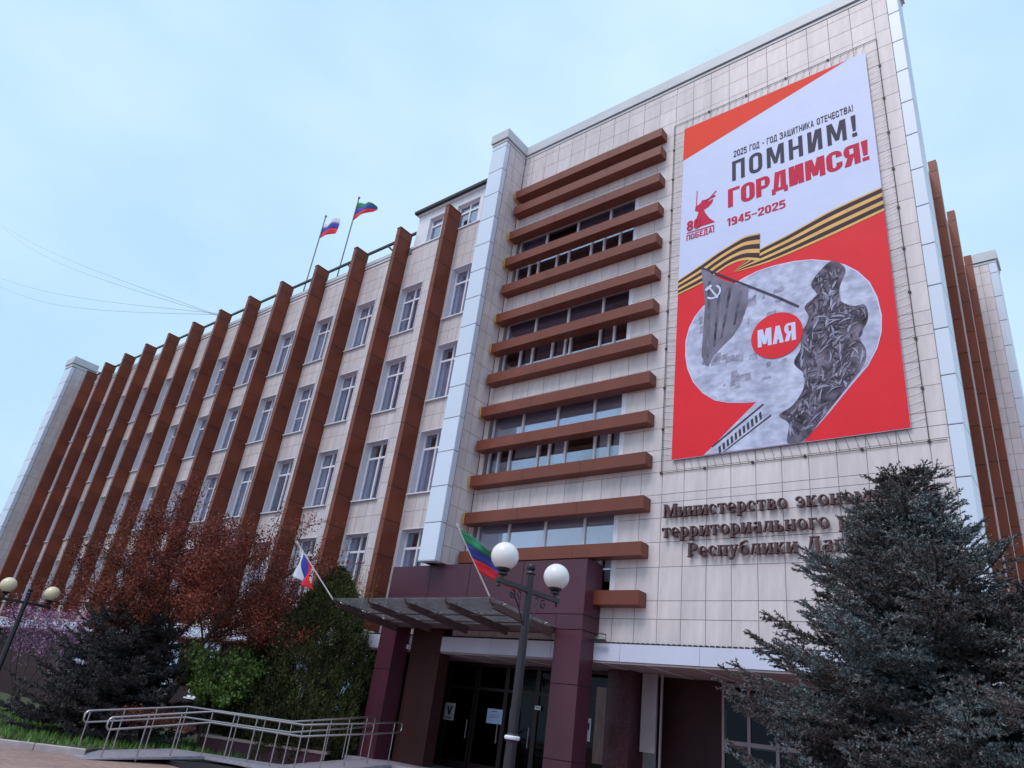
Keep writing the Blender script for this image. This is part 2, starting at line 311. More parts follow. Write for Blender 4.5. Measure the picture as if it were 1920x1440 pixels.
# tiled wall ------------------------------------------------------
TILES = []   # (frontality, corner, size, axis)
tile_cache = {}
def cuts(a, b, base, pitch, extra):
    c = [a, b] + [e for e in extra if a < e < b]
    k = math.ceil((a - base) / pitch)
    while base + k * pitch < b:
        g = base + k * pitch
        if all(abs(g - e) > 0.2 for e in c): c.append(g)
        k += 1
    return sorted(set(round(v, 4) for v in c))
def even(a, b, extra, mx=0.64):
    c = sorted(set([a, b] + [e for e in extra if a < e < b])); o = []
    for p, q in zip(c, c[1:]):
        n = max(1, math.ceil((q - p) / mx - 0.05)); o += [round(p + (q - p) * i / n, 4) for i in range(n)]
    return o + [b]
def tiled(name, axis, c, a0, a1, z0, z1, ops, base, pitch=0.603, back=0.30, sgn=-1):
    """axis 'x': wall in the plane y=c spanning x; axis 'y': wall in the plane x=c spanning y. Tiles stand 20 mm proud of the backing."""
    ac = cuts(a0, a1, base, pitch, [o[0] for o in ops] + [o[1] for o in ops])
    zc = cuts(z0, z1, 4.40, 0.605, [o[2] for o in ops] + [o[3] for o in ops])
    if name == 'wing':
        ac = even(a0, a1, [o[0] for o in ops] + [o[1] for o in ops]); zc = even(z0, z1, [o[2] for o in ops] + [o[3] for o in ops])
    wall = MB()
    def inop(x, z): return any(o[0] < x < o[1] and o[2] < z < o[3] for o in ops)
    for j in range(len(zc) - 1):
        run = None; zm = (zc[j] + zc[j + 1]) / 2
        for i in range(len(ac)):
            solid = i < len(ac) - 1 and not inop((ac[i] + ac[i + 1]) / 2, zm)
            if solid:
                if run is None: run = ac[i]
                TILES.append((axis, c, ac[i], ac[i + 1], zc[j], zc[j + 1], name))
            elif run is not None:
                p, q = run, ac[i]
                if axis == 'x': wall.box(p, c + 0.02, zc[j], q, c + back, zc[j + 1])
                else: wall.box(c - back, p, zc[j], c - 0.02, q, zc[j + 1])
                run = None
    o = wall.build('wall', M['tileback'], None, origin=((a0 if axis == 'x' else c), (c if axis == 'x' else a0), z0)); bpart(o); return o

# louvre heights (front top edge)
LZ = [19.71, 18.94] + [17.82 - 1.1655 * k for k in range(12)]
t_open = []
for s in range(4):
    zt, zb = LZ[2 + 3 * s], LZ[4 + 3 * s]
    t_open.append((-14.80, -9.756, zb - 0.18, zt - 0.12))
W1 = tiled('tower', 'x', TY, -15.0, -2.16, 3.81, 21.60, t_open, -9.756)
W2 = tiled('return', 'y', -15.0, 14.66, 15.58, 5.715, 21.60, [], 14.98)
# wing
FX = [-18.67 - 2.953 * k for k in range(13)]
SILL = [4.95, 8.52, 12.07, 15.58]; WH = 2.33
w_open = []; bays = []
for k in range(13):
    xl = (FX[k] + 0.14) if k == 0 else FX[k] + 0.10
    for s in SILL: w_open.append((xl, xl + 1.32, s, s + WH))
    bays.append(xl)
xl0 = FX[0] + 0.17
W3 = tiled('wing', 'x', WY, -55.42, -15.72, 3.81, 19.68, w_open, bays[1] + 1.32 + 0.2)
W4 = tiled('endreturn', 'y', -55.42, 14.90, 16.05, 3.81, 21.10, [], 15.5)

# solid masses behind the walls
bbox('wing_core', M['tileback'], -56.6, WY + 1.6, 0, -15.05, 29.0, 20.1)
bbox('tower_core', M['tileback'], -15.0, TY + 1.7, 3.45, -2.65, 29.0, 20.0)
bbox('tower_upper_core', M['tileback'], -15.66, TY + 0.31, 17.95, -2.2, TY + 0.69, 21.55)
bbox('tower_edge_core', M['tileback'], -9.6, TY + 0.31, 3.45, -2.65, TY + 1.68, 17.93)
bbox('fin_wall_core', M['tileback'], -15.68, 14.68, 5.715, -15.33, TY + 1.5, 21.58)
# rooms behind the openings: floors and back walls
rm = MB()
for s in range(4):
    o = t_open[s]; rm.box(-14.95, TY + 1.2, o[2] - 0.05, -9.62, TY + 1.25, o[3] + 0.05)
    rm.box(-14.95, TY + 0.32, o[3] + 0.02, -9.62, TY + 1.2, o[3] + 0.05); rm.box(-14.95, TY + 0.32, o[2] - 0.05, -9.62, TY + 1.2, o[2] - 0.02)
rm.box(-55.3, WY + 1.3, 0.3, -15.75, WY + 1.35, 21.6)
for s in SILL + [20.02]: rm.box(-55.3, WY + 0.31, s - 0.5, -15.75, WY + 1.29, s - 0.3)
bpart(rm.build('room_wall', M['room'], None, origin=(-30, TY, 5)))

# tiles as geometry -------------------------------------------------
def tile_mesh(axis, w_, h_):
    k = (axis, round(w_, 3), round(h_, 3))
    if k not in tile_cache:
        g2 = 0.0065; m = MB()
        if axis == 'x': m.box(g2, 0, g2, w_ - g2, 0.028, h_ - g2)
        else: m.box(-0.028, g2, g2, 0, w_ - g2, h_ - g2)
        tile_cache[k] = m.mesh('tile', M['tile'])
    return tile_cache[k]
def hidden(t):
    ax, c, a0, a1, z0, z1, n = t; am = (a0 + a1) / 2; zm = (z0 + z1) / 2
    if n == 'tower' and -8.2 < am < -2.85 and 8.4 < zm < 19.4: return True
    if n == 'tower' and am < -10.1 and zm < 5.6: return True
    if n == 'wing' and (am > -17.2 and zm < 5.6 or am > -16.6 or (am > -40 and am < -17 and zm < 5.0)): return True
    if n == 'wing' and a1 - a0 < 0.3: return True
    if n == 'tower' and am > -5.5 and zm < 5.2: return True
    return False
def rank(t):
    ax, c, a0, a1, z0, z1, n = t
    p = Vector(((a0 + a1) / 2, c, (z0 + z1) / 2)) if ax == 'x' else Vector((c, (a0 + a1) / 2, (z0 + z1) / 2))
    d = p - Vector((0, 0, 1.6)); area = (a1 - a0) * (z1 - z0)
    cosv = abs(d.y if ax == 'x' else d.x) / d.length
    return (1 if hidden(t) else 0, -area * cosv / (d.length ** 2))
TILES.sort(key=rank)
wallof = {'tower': W1, 'return': W2, 'wing': W3, 'endreturn': W4}
def tile_jit():  return random.uniform(-0.002, 0.002)
for t in TILES[:300]:
    ax, c, a0, a1, z0, z1, n = t
    loc = (a0, c + tile_jit(), z0) if ax == 'x' else (c + tile_jit(), a0, z0)
    adopt(inst(tile_mesh(ax, a1 - a0, z1 - z0), 'tile', None, loc), wallof[n])
rest = {k: MB() for k in wallof}
for t in TILES[300:]:
    ax, c, a0, a1, z0, z1, n = t; g2 = 0.0065; j = tile_jit()
    if ax == 'x': rest[n].box(a0 + g2, c + j, z0 + g2, a1 - g2, c + 0.028, z1 - g2)
    else: rest[n].box(c - 0.028, a0 + g2, z0 + g2, c + j, a1 - g2, z1 - g2)
for n, mb in rest.items():
    if mb.v: o = mb.build('tiles', M['tile'], None, origin=tuple(wpos(wallof[n]))); adopt(o, wallof[n]); o['kind'] = 'stuff'

# fins ---------------------------------------------------------------
PH = 1.1675; FZ0, FZ1 = 3.96, 20.76
npan = int(math.ceil((FZ1 - FZ0) / PH))
fin_core = MB().box(-0.205, 0.015, 0, -0.015, 0.70, FZ1 - FZ0 - 0.02).mesh('fin', M['fincore'])
panel_m = MB().box(-0.22, 0, 0.009, 0, 0.715, PH - 0.009).mesh('panel', M['fin'])
top_m = MB().box(-0.22, 0, 0.009, 0, 0.715, (FZ1 - FZ0) - PH * (npan - 1)).mesh('panel', M['fin'])
cap_m = MB().box(-0.24, -0.02, 0, 0.02, 0.72, 0.03).mesh('fin_cap', M['fin'])
def fin(x, y, z0=FZ0, side=False):
    f = bpart(inst(fin_core, 'fin', None, (x, y, z0)))
    for i in range(npan):
        adopt(inst(panel_m if i < npan - 1 else top_m, 'panel', None, (x, y + random.uniform(-.002, .002), z0 + i * PH)), f)
    adopt(inst(cap_m, 'fin_cap', None, (x, y, FZ1 + 0.002)), f)
for x in FX: fin(x, 15.35)
fin_core_s = MB().box(0, 0.015, 0, 0.235, 0.205, FZ1 - FZ0 - 0.02).mesh('fin', M['fincore'])
panel_s = MB().box(0, 0, 0.009, 0.25, 0.22, PH - 0.009).mesh('panel', M['fin'])
bbox('side_wall', M['tile'], -2.62, 17.0, 0, -2.537, 30.4, 20.3)
for y in (19.2, 22.12, 25.1, 28.2):
    f = bpart(inst(fin_core_s, 'fin', None, (-2.535, y, FZ0)))
    for i in range(npan): adopt(inst(panel_s, 'panel', None, (-2.535, y, FZ0 + i * PH - (0.2 if i == npan - 1 else 0))), f) if i < npan - 1 else adopt(inst(MB().box(0, 0, 0.009, 0.25, 0.22, FZ1 - FZ0 - PH * (npan - 1)).mesh('panel', M['fin']), 'panel', None, (-2.535, y, FZ0 + i * PH)), f)

# pale cladding strips --------------------------------------------------
def strip(x0, y0, x1, y1, z0, z1, face_x_right_trim=None, pitch=1.12, name='corner_cladding', seg=None):
    core = bbox(name, M['copline'], x0 + 0.02, y0 + 0.02, z0, x1 - 0.02, y1, z1)
    z = z0; k = 0
    while z < z1 - 0.05:
        zt = min(z + pitch, z1)
        p = MB().box(x0, y0, z + 0.008, x1, y1 - 0.004, zt - 0.008)
        o = p.build('cladding_panel', M['pale'], None, origin=(x0, y0, z)); adopt(o, core); bevel(o, 0.012)
        z = zt; k += 1
    return core
strip(-15.70, 14.42, -15.0, 14.65, 5.715, 21.60)
bbox('corner_flank', M['pale'], -15.70, 14.655, 5.715, -15.34, WY + 0.3, 21.60)
bbox('corner_underside', M['pale'], -15.70, 14.42, 5.703, -15.0, 14.655, 5.713)
strip(-2.155, 15.585, -1.88, 16.30, 3.81, 21.60)
strip(-56.7, 14.65, -55.42, 14.89, 0.0, 21.10, pitch=1.17)
bbox('end_flank', M['pale'], -56.7, 14.895, 0.0, -55.74, 17.6, 21.10)
bbox('end_inner', M['lav'], -55.42 - 0.3, 16.38, 0.0, -55.44, 17.6, 21.10)
# rear strip at the end of the side wall: tiled return and pale face
W5 = tiled('rear', 'x', 29.64, -2.53, -1.86, 3.81, 21.1, [], -2.53, 0.35, back=0.3)
wallof['rear'] = W5
for t in [t for t in TILES if t[6] == 'rear']:
    ax, c, a0, a1, z0, z1, n = t
    adopt(inst(tile_mesh(ax, a1 - a0, z1 - z0), 'tile', None, (a0, c, z0)), W5)
strip(-1.86, 29.62, -1.60, 30.5, 3.81, 21.1)

# copings (stepped parapet caps) --------------------------------------
def coping(name, pts, z, depth=0.5, hs=((0.0, 0.10, 0.02), (0.10, 0.135, -0.015), (0.135, 0.55, 0.07))):
    """pts: outline polyline in plan (outer face, wall on the left-hand side when walking); stepped profile"""
    core = None
    for i, (h0, h1, out_) in enumerate(hs):
        mb = MB(); n = len(pts); off = []
        for j in range(n):
            d0 = Vector((pts[j][0] - pts[j - 1][0], pts[j][1] - pts[j - 1][1])).normalized() if j > 0 else None
            d1 = Vector((pts[j + 1][0] - pts[j][0], pts[j + 1][1] - pts[j][1])).normalized() if j < n - 1 else None
            def nrm(d): return Vector((d.y, -d.x))
            if d0 is None: q = nrm(d1)
            elif d1 is None: q = nrm(d0)
            else:
                q = nrm(d0) + nrm(d1)
                q = q / (q.dot(nrm(d0)))
            off.append(q)
        P = [(Vector(pts[j]) + off[j] * out_) for j in range(n)]; Q = [(Vector(pts[j]) - off[j] * 0.28) for j in range(n)]
        for j in range(n - 1):
            a, b, c, d = P[j], P[j + 1], Q[j + 1], Q[j]
            vs = [(v.x, v.y, z + h0) for v in (a, b, c, d)] + [(v.x, v.y, z + h1) for v in (a, b, c, d)]
            mb.add(vs, [(0, 3, 2, 1), (4, 5, 6, 7), (0, 1, 5, 4), (1, 2, 6, 5), (2, 3, 7, 6), (3, 0, 4, 7)])
        o = mb.build(name if i == 2 else 'coping_moulding', M['copline'] if i == 1 else M['coping'], None, origin=(pts[0][0], pts[0][1], z))
        if core is None: bpart(o); core = o
        else: adopt(o, core)
    return core
coping('cornice', [(-15.70, 17.2), (-15.70, 14.42), (-15.0, 14.42), (-15.0, 15.6), (-1.88, 15.6), (-1.88, 16.32), (-2.6, 16.32)], 21.605)
coping('cornice', [(-56.7, 17.5), (-56.7, 14.65), (-55.42, 14.65), (-55.42, 16.3)], 21.105, hs=((0.0, 0.20, 0.02), (0.20, 0.25, -0.015), (0.25, 0.75, 0.07)))
coping('cornice', [(-2.53, 29.64), (-1.60, 29.64), (-1.60, 30.6)], 21.105)
for k in range(-1, 13):
    x1 = FX[k] - 0.225 if k >= 0 else -16.2; x0 = FX[k + 1] + 0.005 if k < 12 else -55.4
    if k >= 0 and x1 - x0 > 0.3 and k >= 1:
        p = bbox('parapet', M['tile'], x0, WY - 0.005, 19.685, x1, WY + 0.3, 19.86)
        bbox('parapet_line', M['copline'], x0, WY + 0.01, 19.862, x1, WY + 0.3, 19.90, parent=p)
        bbox('parapet_band', M['coping'], x0, WY - 0.03, 19.902, x1, WY + 0.3, 20.02, parent=p)
        bbox('parapet_line', M['copline'], x0, WY + 0.0, 20.022, x1, WY + 0.3, 20.05, parent=p)
        bbox('parapet_cap', M['coping'], x0, WY - 0.05, 20.052, x1, WY + 0.3, 20.24, parent=p)
# roof rail
rl = MB().box(-55.0, 16.28, 21.08, -21.7, 16.36, 21.20).build('roof_rail', M['black'], None, origin=(-55, 16.28, 20.86)); bpart(rl)
stm = MB().tube([(0, 0, 0), (0, 0, 0.86)], 0.05, 4).tube([(0, 0, 0.15), (-0.75, 0, 0.86)], 0.045, 4).mesh('strut', M['black'])
for k in range(1, 12): adopt(inst(stm, 'strut', None, (FX[k] - 1.25, 16.32, 20.25)), rl)

# attic storey on the roof beside the corner
at = bbox('attic_wall', M['white'], -21.42, WY + 0.02, 21.35, -15.72, WY + 3.0, 21.72)
for (a, b) in ((-21.42, -20.66), (-19.30, -19.0), (-17.72, -17.52), (-16.30, -15.72)):
    bbox('attic_pier', M['white'], a, WY + 0.02, 20.02, b, WY + 0.35, 21.345, parent=at)
bbox('attic_sill', M['sill'], -21.5, WY - 0.05, 19.95, -15.72, WY + 0.35, 20.015, parent=at)
bbox('attic_apron', M['tile'], -21.42, WY, 19.685, -15.72, WY + 0.35, 19.945, parent=at)
bbox('attic_side', M['white'], -21.42, WY + 0.36, 20.02, -21.3, WY + 3.0, 21.345, parent=at)
bbox('attic_roof', M['black'], -21.56, WY - 0.22, 21.80, -15.72, WY + 3.2, 21.93, parent=at)
bbox('attic_fascia', M['white'], -21.48, WY - 0.08, 21.722, -15.72, WY + 3.1, 21.798, parent=at)

# windows ------------------------------------------------------------
RD = 0.30   # reveal depth
def frame_mesh(w_, h_, cols, tr, sash=True):
    m = MB(); t_ = 0.055; d = 0.07
    m.box(0, 0, 0, t_, d, h_).box(w_ - t_, 0, 0, w_, d, h_).box(t_, 0, 0, w_ - t_, d, t_).box(t_, 0, h_ - t_, w_ - t_, d, h_)
    for c in range(1, cols): m.box(w_ * c / cols - 0.035, 0.001, t_, w_ * c / cols + 0.035, d - 0.001, h_ - t_)
    if tr: m.box(t_, 0.002, h_ * tr - 0.04, w_ - t_, d - 0.002, h_ * tr + 0.04)
    return m
def reveal_mesh(w_, h_):
    m = MB(); m.box(-0.012, -0.025, 0.0, 0.02, RD, h_).box(w_ - 0.02, -0.025, 0.0, w_ + 0.012, RD, h_).box(0.02, -0.025, h_ - 0.02, w_ - 0.02, RD, h_ + 0.012)
    return m
WINW = 1.32
fm = frame_mesh(WINW - 0.04, WH - 0.02, 2, 0.745).mesh('window', M['white'])
rvm = reveal_mesh(WINW, WH).mesh('reveal', M['reveal'])
slm = MB().box(-0.05, -0.09, -0.045, WINW + 0.03, RD, 0.0).mesh('sill', M['sill'])
pw = (WINW - 0.04) / 2 - 0.05
pane_l = MB().box(0, 0, 0, pw - 0.04, 0.006, (WH - 0.02) * 0.745 - 0.10).mesh('pane', M['glass'])
pane_u = MB().box(0, 0, 0, pw - 0.04, 0.006, (WH - 0.02) * 0.255 - 0.10).mesh('pane', M['glass'])
bl_full = MB().box(0, 0, 0, WINW - 0.06, 0.01, (WH) * 0.27).mesh('blind', M['blind'])
cu = MB().box(0, 0, 0, 0.60, 0.01, WH * 0.74).mesh('curtain', M['curtain'])
sashb = MB().box(0, 0, 0, pw - 0.03, 0.03, 0.04).mesh('sash_bar', M['white'])
def window(x, z, k):
    f = bpart(inst(fm, 'window', None, (x + 0.02, WY + RD - 0.07, z + 0.01)))
    adopt(inst(rvm, 'reveal', None, (x, WY, z)), f); adopt(inst(slm, 'sill', None, (x, WY, z)), f)
    zb = z + 0.07; zu = z + 0.01 + (WH - 0.02) * 0.745 + 0.045; y = WY + RD - 0.035
    for c in (0, 1):
        xx = x + 0.02 + (0.06 if c == 0 else (WINW - 0.04) / 2 + 0.04)
        adopt(inst(pane_l, 'pane', None, (xx, y, zb)), f); adopt(inst(pane_u, 'pane', None, (xx, y, zu)), f)
        if random.random() < 0.86: adopt(inst(cu, 'curtain', None, (x + 0.03 + 0.64 * c, WY + RD + 0.08, z + 0.02)), f)
    if random.random() < 0.8: adopt(inst(bl_full, 'blind', None, (x + 0.03, WY + RD + 0.06, z + WH * 0.73)), f)
    if random.random() < 0.25: adopt(inst(sashb, 'sash_bar', None, (x + 0.08, WY + RD - 0.05, z + WH * 0.36)), f)
for k in range(13):
    for s in SILL: window(bays[k], s, k)
# the bay beside the corner (before the first fin)
# (its opening is cut like the others through an extra wall opening)

def wide_window(name, x0, x1, z0, z1, yb, verts, rows, blind=0.0, parent=None, framem=None, glassm=None):
    """verts: list of mullion x per row; rows: z levels"""
    framem = framem or M['white']; glassm = glassm or M['glass']
    m = MB(); t_ = 0.06; d = 0.08
    m.box(x0, yb, z0, x0 + t_, yb + d, z1).box(x1 - t_, yb, z0, x1, yb + d, z1).box(x0 + t_, yb, z0, x1 - t_, yb + d, z0 + t_).box(x0 + t_, yb, z1 - t_, x1 - t_, yb + d, z1)
    zs = [z0] + rows + [z1]
    for r in rows: m.box(x0 + t_, yb + 0.001, r - 0.045, x1 - t_, yb + d - 0.001, r + 0.045)
    for i, vs in enumerate(verts):
        for v in vs: m.box(v - 0.035, yb + 0.002, zs[i] + 0.045, v + 0.035, yb + d - 0.002, zs[i + 1] - 0.045)
    f = m.build(name, framem, None, origin=(x0, yb, z0)); (bpart(f) if parent is None else adopt(f, parent))
    for i, vs in enumerate(verts):
        ed = [x0 + 0.02] + vs + [x1 - 0.02]
        for j in range(len(ed) - 1):
            a, b = ed[j] + 0.038, ed[j + 1] - 0.038
            p = MB().box(a, yb + 0.04, zs[i] + 0.05, b, yb + 0.046, zs[i + 1] - 0.05).build('pane', glassm, None, origin=(a, yb + 0.04, zs[i])); adopt(p, f)
    return f
up = [-13.55, -12.23, -10.92]
low_sets = [[-14.38, -13.92, -12.83, -12.41, -11.83, -10.82, -10.35], [-14.38, -13.92, -12.83, -12.41, -11.83, -10.82, -10.35],
            [-14.05, -13.55, -12.75, -12.25, -12.05, -10.95, -10.45], [-14.2, -13.8, -13.0, -12.5, -11.6, -11.1, -10.5]]
for s in range(4):
    o = t_open[s]; mid = LZ[3 + 3 * s] + 0.02
    f = wide_window('louvre_window', o[0] + 0.02, o[1] - 0.14, o[2] + 0.01, o[3] - 0.01, TY + 0.16, [low_sets[3 - s], up], [mid])
    bbox('reveal', M['reveal'], o[1] - 0.135, TY - 0.012, o[2], o[1] + 0.01, TY + 0.3, o[3], parent=f)
    hasb = (0.5, 0.8, 1.0, 1.0)[s]
    gm = M['blind'] if s > 1 else M['greyblind']
    low = [-14.76] + low_sets[3 - s] + [-9.9]
    for j in range(len(low) - 1):
        if random.random() < 0.55 and s > 0:
            hh = random.choice((0.35, 0.6, 1.0)); zt_ = mid - 0.06
            adopt(MB().box(low[j] + .04, TY + 0.36, zt_ - (zt_ - o[2] - 0.05) * hh, low[j + 1] - .04, TY + 0.37, zt_).build('blind', gm, None, origin=(low[j], TY + 0.36, mid)), f)
    if hasb:
        for j in range(4):
            a = [-14.76] + up; b2 = up + [-9.9]
            if random.random() < hasb: adopt(MB().box(a[j] + .04, TY + 0.25, mid - 0.05, b2[j] - .04, TY + 0.26, o[3] - 0.02).build('blind', gm, None, origin=(a[j], TY + 0.36, mid)), f)
# attic windows
for a, b in ((-20.66, -19.30), (-19.0, -17.72), (-17.52, -16.30)):
    wide_window('attic_window', a + 0.01, b - 0.01, 20.03, 21.34, WY + 0.16, [[(a + b) / 2], [(a + b) / 2]], [20.95])

# louvres ----------------------------------------------------------------
for i, z in enumerate(LZ):
    x0, x1 = -14.88, -8.85
    lo = MB().box(x0, 15.235, z - 0.345, x1, TY - 0.004, z).build('louvre', M['louvre'], None, origin=(x0, 15.235, z - 0.345)); bpart(lo); bevel(lo, 0.008)
    jn = MB()
    for xj in (-12.87, -10.86): jn.box(xj - 0.003, 15.2325, z - 0.345, xj + 0.003, 15.2345, z)
    adopt(jn.build('joint', M['fincore'], None, origin=(x0, 15.235, z)), lo)
    if i not in (1, 4, 7, 9, 12):
        adopt(MB().box(x0 - 0.055, 15.215, z - 0.35, x0 + 0.0, 15.60, z + 0.005).build('glint_cap', M['tip_glint'], None, origin=(x0, 15.2, z)), lo)  # added gold piece imitates the bright reflection on the louvre's left end

# fascia band and soffit ------------------------------------------------------
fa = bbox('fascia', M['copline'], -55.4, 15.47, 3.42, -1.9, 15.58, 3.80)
x = -55.4
while x < -1.95:
    xe = min(x + 2.0, -1.9); bbox('fascia_panel', M['fascia'], x + 0.004, 15.45, 3.41, xe - 0.004, 15.50, 3.80, parent=fa); x = xe
tr = MB(); x = -55.4
while x < -2.0:
    tr.box(x, 15.46, 3.802, x + 0.07, 15.56, 3.84); x += 0.13
trim = adopt(tr.build('fascia_top_clips', M['black'], None, origin=(-30, 15.46, 3.8)), fa); trim['kind'] = 'stuff'
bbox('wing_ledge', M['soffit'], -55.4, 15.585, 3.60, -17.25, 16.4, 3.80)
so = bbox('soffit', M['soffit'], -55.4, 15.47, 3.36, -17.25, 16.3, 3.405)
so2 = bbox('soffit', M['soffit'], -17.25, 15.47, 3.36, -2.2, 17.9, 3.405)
for x in np.arange(-14.7, -2.3, 1.2): bbox('soffit_joint', M['reveal'], x, 15.48, 3.352, x + 0.05, 17.69, 3.359, parent=so2)

# ground floor --------------------------------------------------------------
bbox('ground_floor_wall', M['groundwall'], -55.0, 16.2, 0.0, -17.3, 16.6, 3.36)
bbox('ground_floor_wall', M['groundwall'], -9.60, 17.72, 0.0, -7.92, 17.95, 3.36)
for k, x in enumerate([-26.25 - 2.953 * j for j in range(-2, 6)]):
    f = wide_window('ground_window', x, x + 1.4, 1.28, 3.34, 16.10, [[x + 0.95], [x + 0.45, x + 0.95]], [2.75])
    adopt(MB().box(x + .05, 16.19, 1.3, x + 1.35, 16.195, 3.3).build('blind', M['room'], None, origin=(x, 16.19, 1.3)), f)  # dark sheet close behind the glass standing in for the unlit room
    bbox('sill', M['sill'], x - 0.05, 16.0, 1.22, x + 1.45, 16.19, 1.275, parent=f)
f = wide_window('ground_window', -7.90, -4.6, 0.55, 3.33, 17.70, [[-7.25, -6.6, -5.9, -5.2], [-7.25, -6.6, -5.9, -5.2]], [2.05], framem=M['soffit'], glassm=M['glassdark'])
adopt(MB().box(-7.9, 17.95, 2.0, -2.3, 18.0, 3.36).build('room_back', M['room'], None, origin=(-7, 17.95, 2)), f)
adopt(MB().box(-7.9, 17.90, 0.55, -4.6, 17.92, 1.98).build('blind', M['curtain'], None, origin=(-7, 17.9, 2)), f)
bbox('ground_floor_wall', M['groundwall'], -4.58, 17.6, 0.0, -2.2, 17.95, 3.36)
gp = bbox('granite_pillar', M['granite'], -10.40, 16.60, 0.0, -9.72, 17.3, 3.355)
for z in (1.0, 2.2): bbox('pillar_joint', M['copline'], -10.402, 16.598, z, -9.718, 17.302, z + 0.008, parent=gp)
bbox('granite_pillar', M['pier'], -16.42, 15.60 - 0.14, 0.5, -15.22, 15.86, 3.355)
bbox('pier_upper', M['pier'], -16.42, 15.44, 3.357, -15.22, 15.9, 4.0)
bbox('white_panel', M['soffit'], -9.62, 16.95, 1.6, -9.22, 17.0, 3.35)
bbox('panel_frame', M['soffit'], -9.14, 17.0, 0.5, -9.10, 17.05, 3.35)
bbox('reflecting_panel', mat('brown_side_glass', (0.16, 0.075, 0.06), 0.3, var=0.4, scale=3, stretch=(4, 4, 0.5)), -10.96, 17.0, 1.2, -10.66, 17.04, 2.95)
# entrance doors
dw = bbox('entrance_screen', M['doorframe'], -17.1, 17.5, 0.52, -10.4, 17.56, 3.355)
for a, b in ((-16.35, -15.25), (-15.2, -14.1), (-14.1, -13.0), (-13.0, -11.9), (-11.9, -10.6)):
    d = MB(); d.box(a, 17.2, 0.52, a + 0.07, 17.28, 3.35).box(b - 0.07, 17.2, 0.52, b, 17.28, 3.35).box(a + .07, 17.2, 0.52, b - .07, 17.28, 0.72).box(a + .07, 17.2, 2.62, b - .07, 17.28, 2.70).box(a + .07, 17.2, 3.27, b - .07, 17.28, 3.35)
    f = d.build('entrance_door', M['doorframe'], None, origin=(a, 17.2, 0.52)); bpart(f)
    adopt(MB().box(a + .072, 17.235, 0.722, b - .072, 17.245, 2.618).build('pane', M['glassdark'], None, origin=(a, 17.2, 0.72)), f)
    adopt(MB().box(a + .072, 17.235, 2.702, b - .072, 17.245, 3.268).build('pane', M['glassdark'], None, origin=(a, 17.2, 2.7)), f)
    adopt(MB().tube([(b - 0.12, 17.14, 1.3), (b - 0.12, 17.14, 1.8)], 0.015, 6).tube([(b - 0.12, 17.14, 1.35), (b - 0.12, 17.2, 1.35)], 0.01, 5).tube([(b - 0.12, 17.14, 1.75), (b - 0.12, 17.2, 1.75)], 0.01, 5).build('handle', M['soffit'], None, origin=(b, 17.14, 1.3)), f)
bbox('lobby_wall', M['doorframe'], -17.2, 16.3, 0.3, -16.45, 17.5, 3.355)

# entrance portal ------------------------------------------------------------
PY0, PY1 = 14.87, 15.44
po = bbox('entrance_portal', M['fincore'], -17.18, PY0 + 0.02, 4.02, -10.13, TY - 0.02, 5.68)
def ppanel(x0, x1, z0, z1, y0=PY0, y1=TY - 0.002):
    o = MB().box(x0 + 0.007, y0, z0 + 0.007, x1 - 0.007, y1, z1 - 0.007).build('portal_panel', M['portal'], None, origin=(x0, y0, z0)); adopt(o, po); bevel(o, 0.006)
xs = [-17.20, -15.53, -13.99, -12.1, -10.11]
for i in range(4): ppanel(xs[i], xs[i + 1], 4.36, 5.70)
ppanel(-17.20, -16.52, 4.0, 4.36); ppanel(-16.52, -10.90, 4.0, 4.36, PY0 + 0.003); ppanel(-10.90, -10.11, 4.0, 4.36)
for xa, xb in ((-17.20, -16.52), (-10.90, -10.11)):
    bbox('portal_column', M['fincore'], xa + 0.02, PY0 + 0.02, 0.0, xb - 0.02, TY - 0.17, 4.0)
    for z0, z1 in ((0.0, 1.2), (1.2, 2.78), (2.78, 4.0)): ppanel(xa, xb, z0, z1, PY0, 15.435)
bbox('portal_edge_trim', M['cream'], -17.235, PY0 + 0.3, 3.8, -17.205, PY0 + 0.33, 5.70)

# glass canopy -------------------------------------------------------------
CY0, CY1, CZ0, CZ1 = 12.35, 14.86, 4.17, 4.00
cx = [-16.42 + i * (5.50 / 4) for i in range(5)]
ca = MB().box(-16.48, 14.74, 3.93, -10.92, 14.865, 4.05).build('canopy', M['steel'], None, origin=(-16.48, 14.7, 3.9)); bpart(ca)
for x in cx:
    m = MB(); y0 = CY0 + 0.15
    prof = [(y0, CZ0 - 0.14), (y0 + 0.02, CZ0 - 0.02), (CY1 - 0.13, CZ1 - 0.01), (CY1 - 0.13, CZ1 - 0.20)]
    m.add([(x - 0.045, y, z) for y, z in prof] + [(x + 0.045, y, z) for y, z in prof], [(0, 1, 2, 3), (7, 6, 5, 4), (0, 4, 5, 1), (1, 5, 6, 2), (2, 6, 7, 3), (3, 7, 4, 0)])
    m.tube([(x, y0 + 0.03, CZ0 - 0.08), (x, y0 - 0.10, CZ0 - 0.02), (x, y0 - 0.14, CZ0 + 0.09)], [0.03, 0.025, 0.015], 6)
    adopt(m.build('beam', M['steel'], None, origin=(x, y0, CZ0)), ca)
    for yy in (12.75, 13.55, 14.35):
        zz = CZ0 + (CZ1 - CZ0) * (yy - CY0) / (CY1 - CY0)
        fx = MB().tube([(x - 0.12, yy - 0.06, zz + 0.035), (x, yy, zz - 0.01), (x + 0.12, yy + 0.06, zz + 0.035)], 0.012, 5).tube([(x - 0.12, yy + 0.06, zz + 0.035), (x, yy, zz - 0.01), (x + 0.12, yy - 0.06, zz + 0.035)], 0.012, 5)
        adopt(fx.build('glass_fitting', M['stainless'], None, origin=(x, yy, zz)), ca)
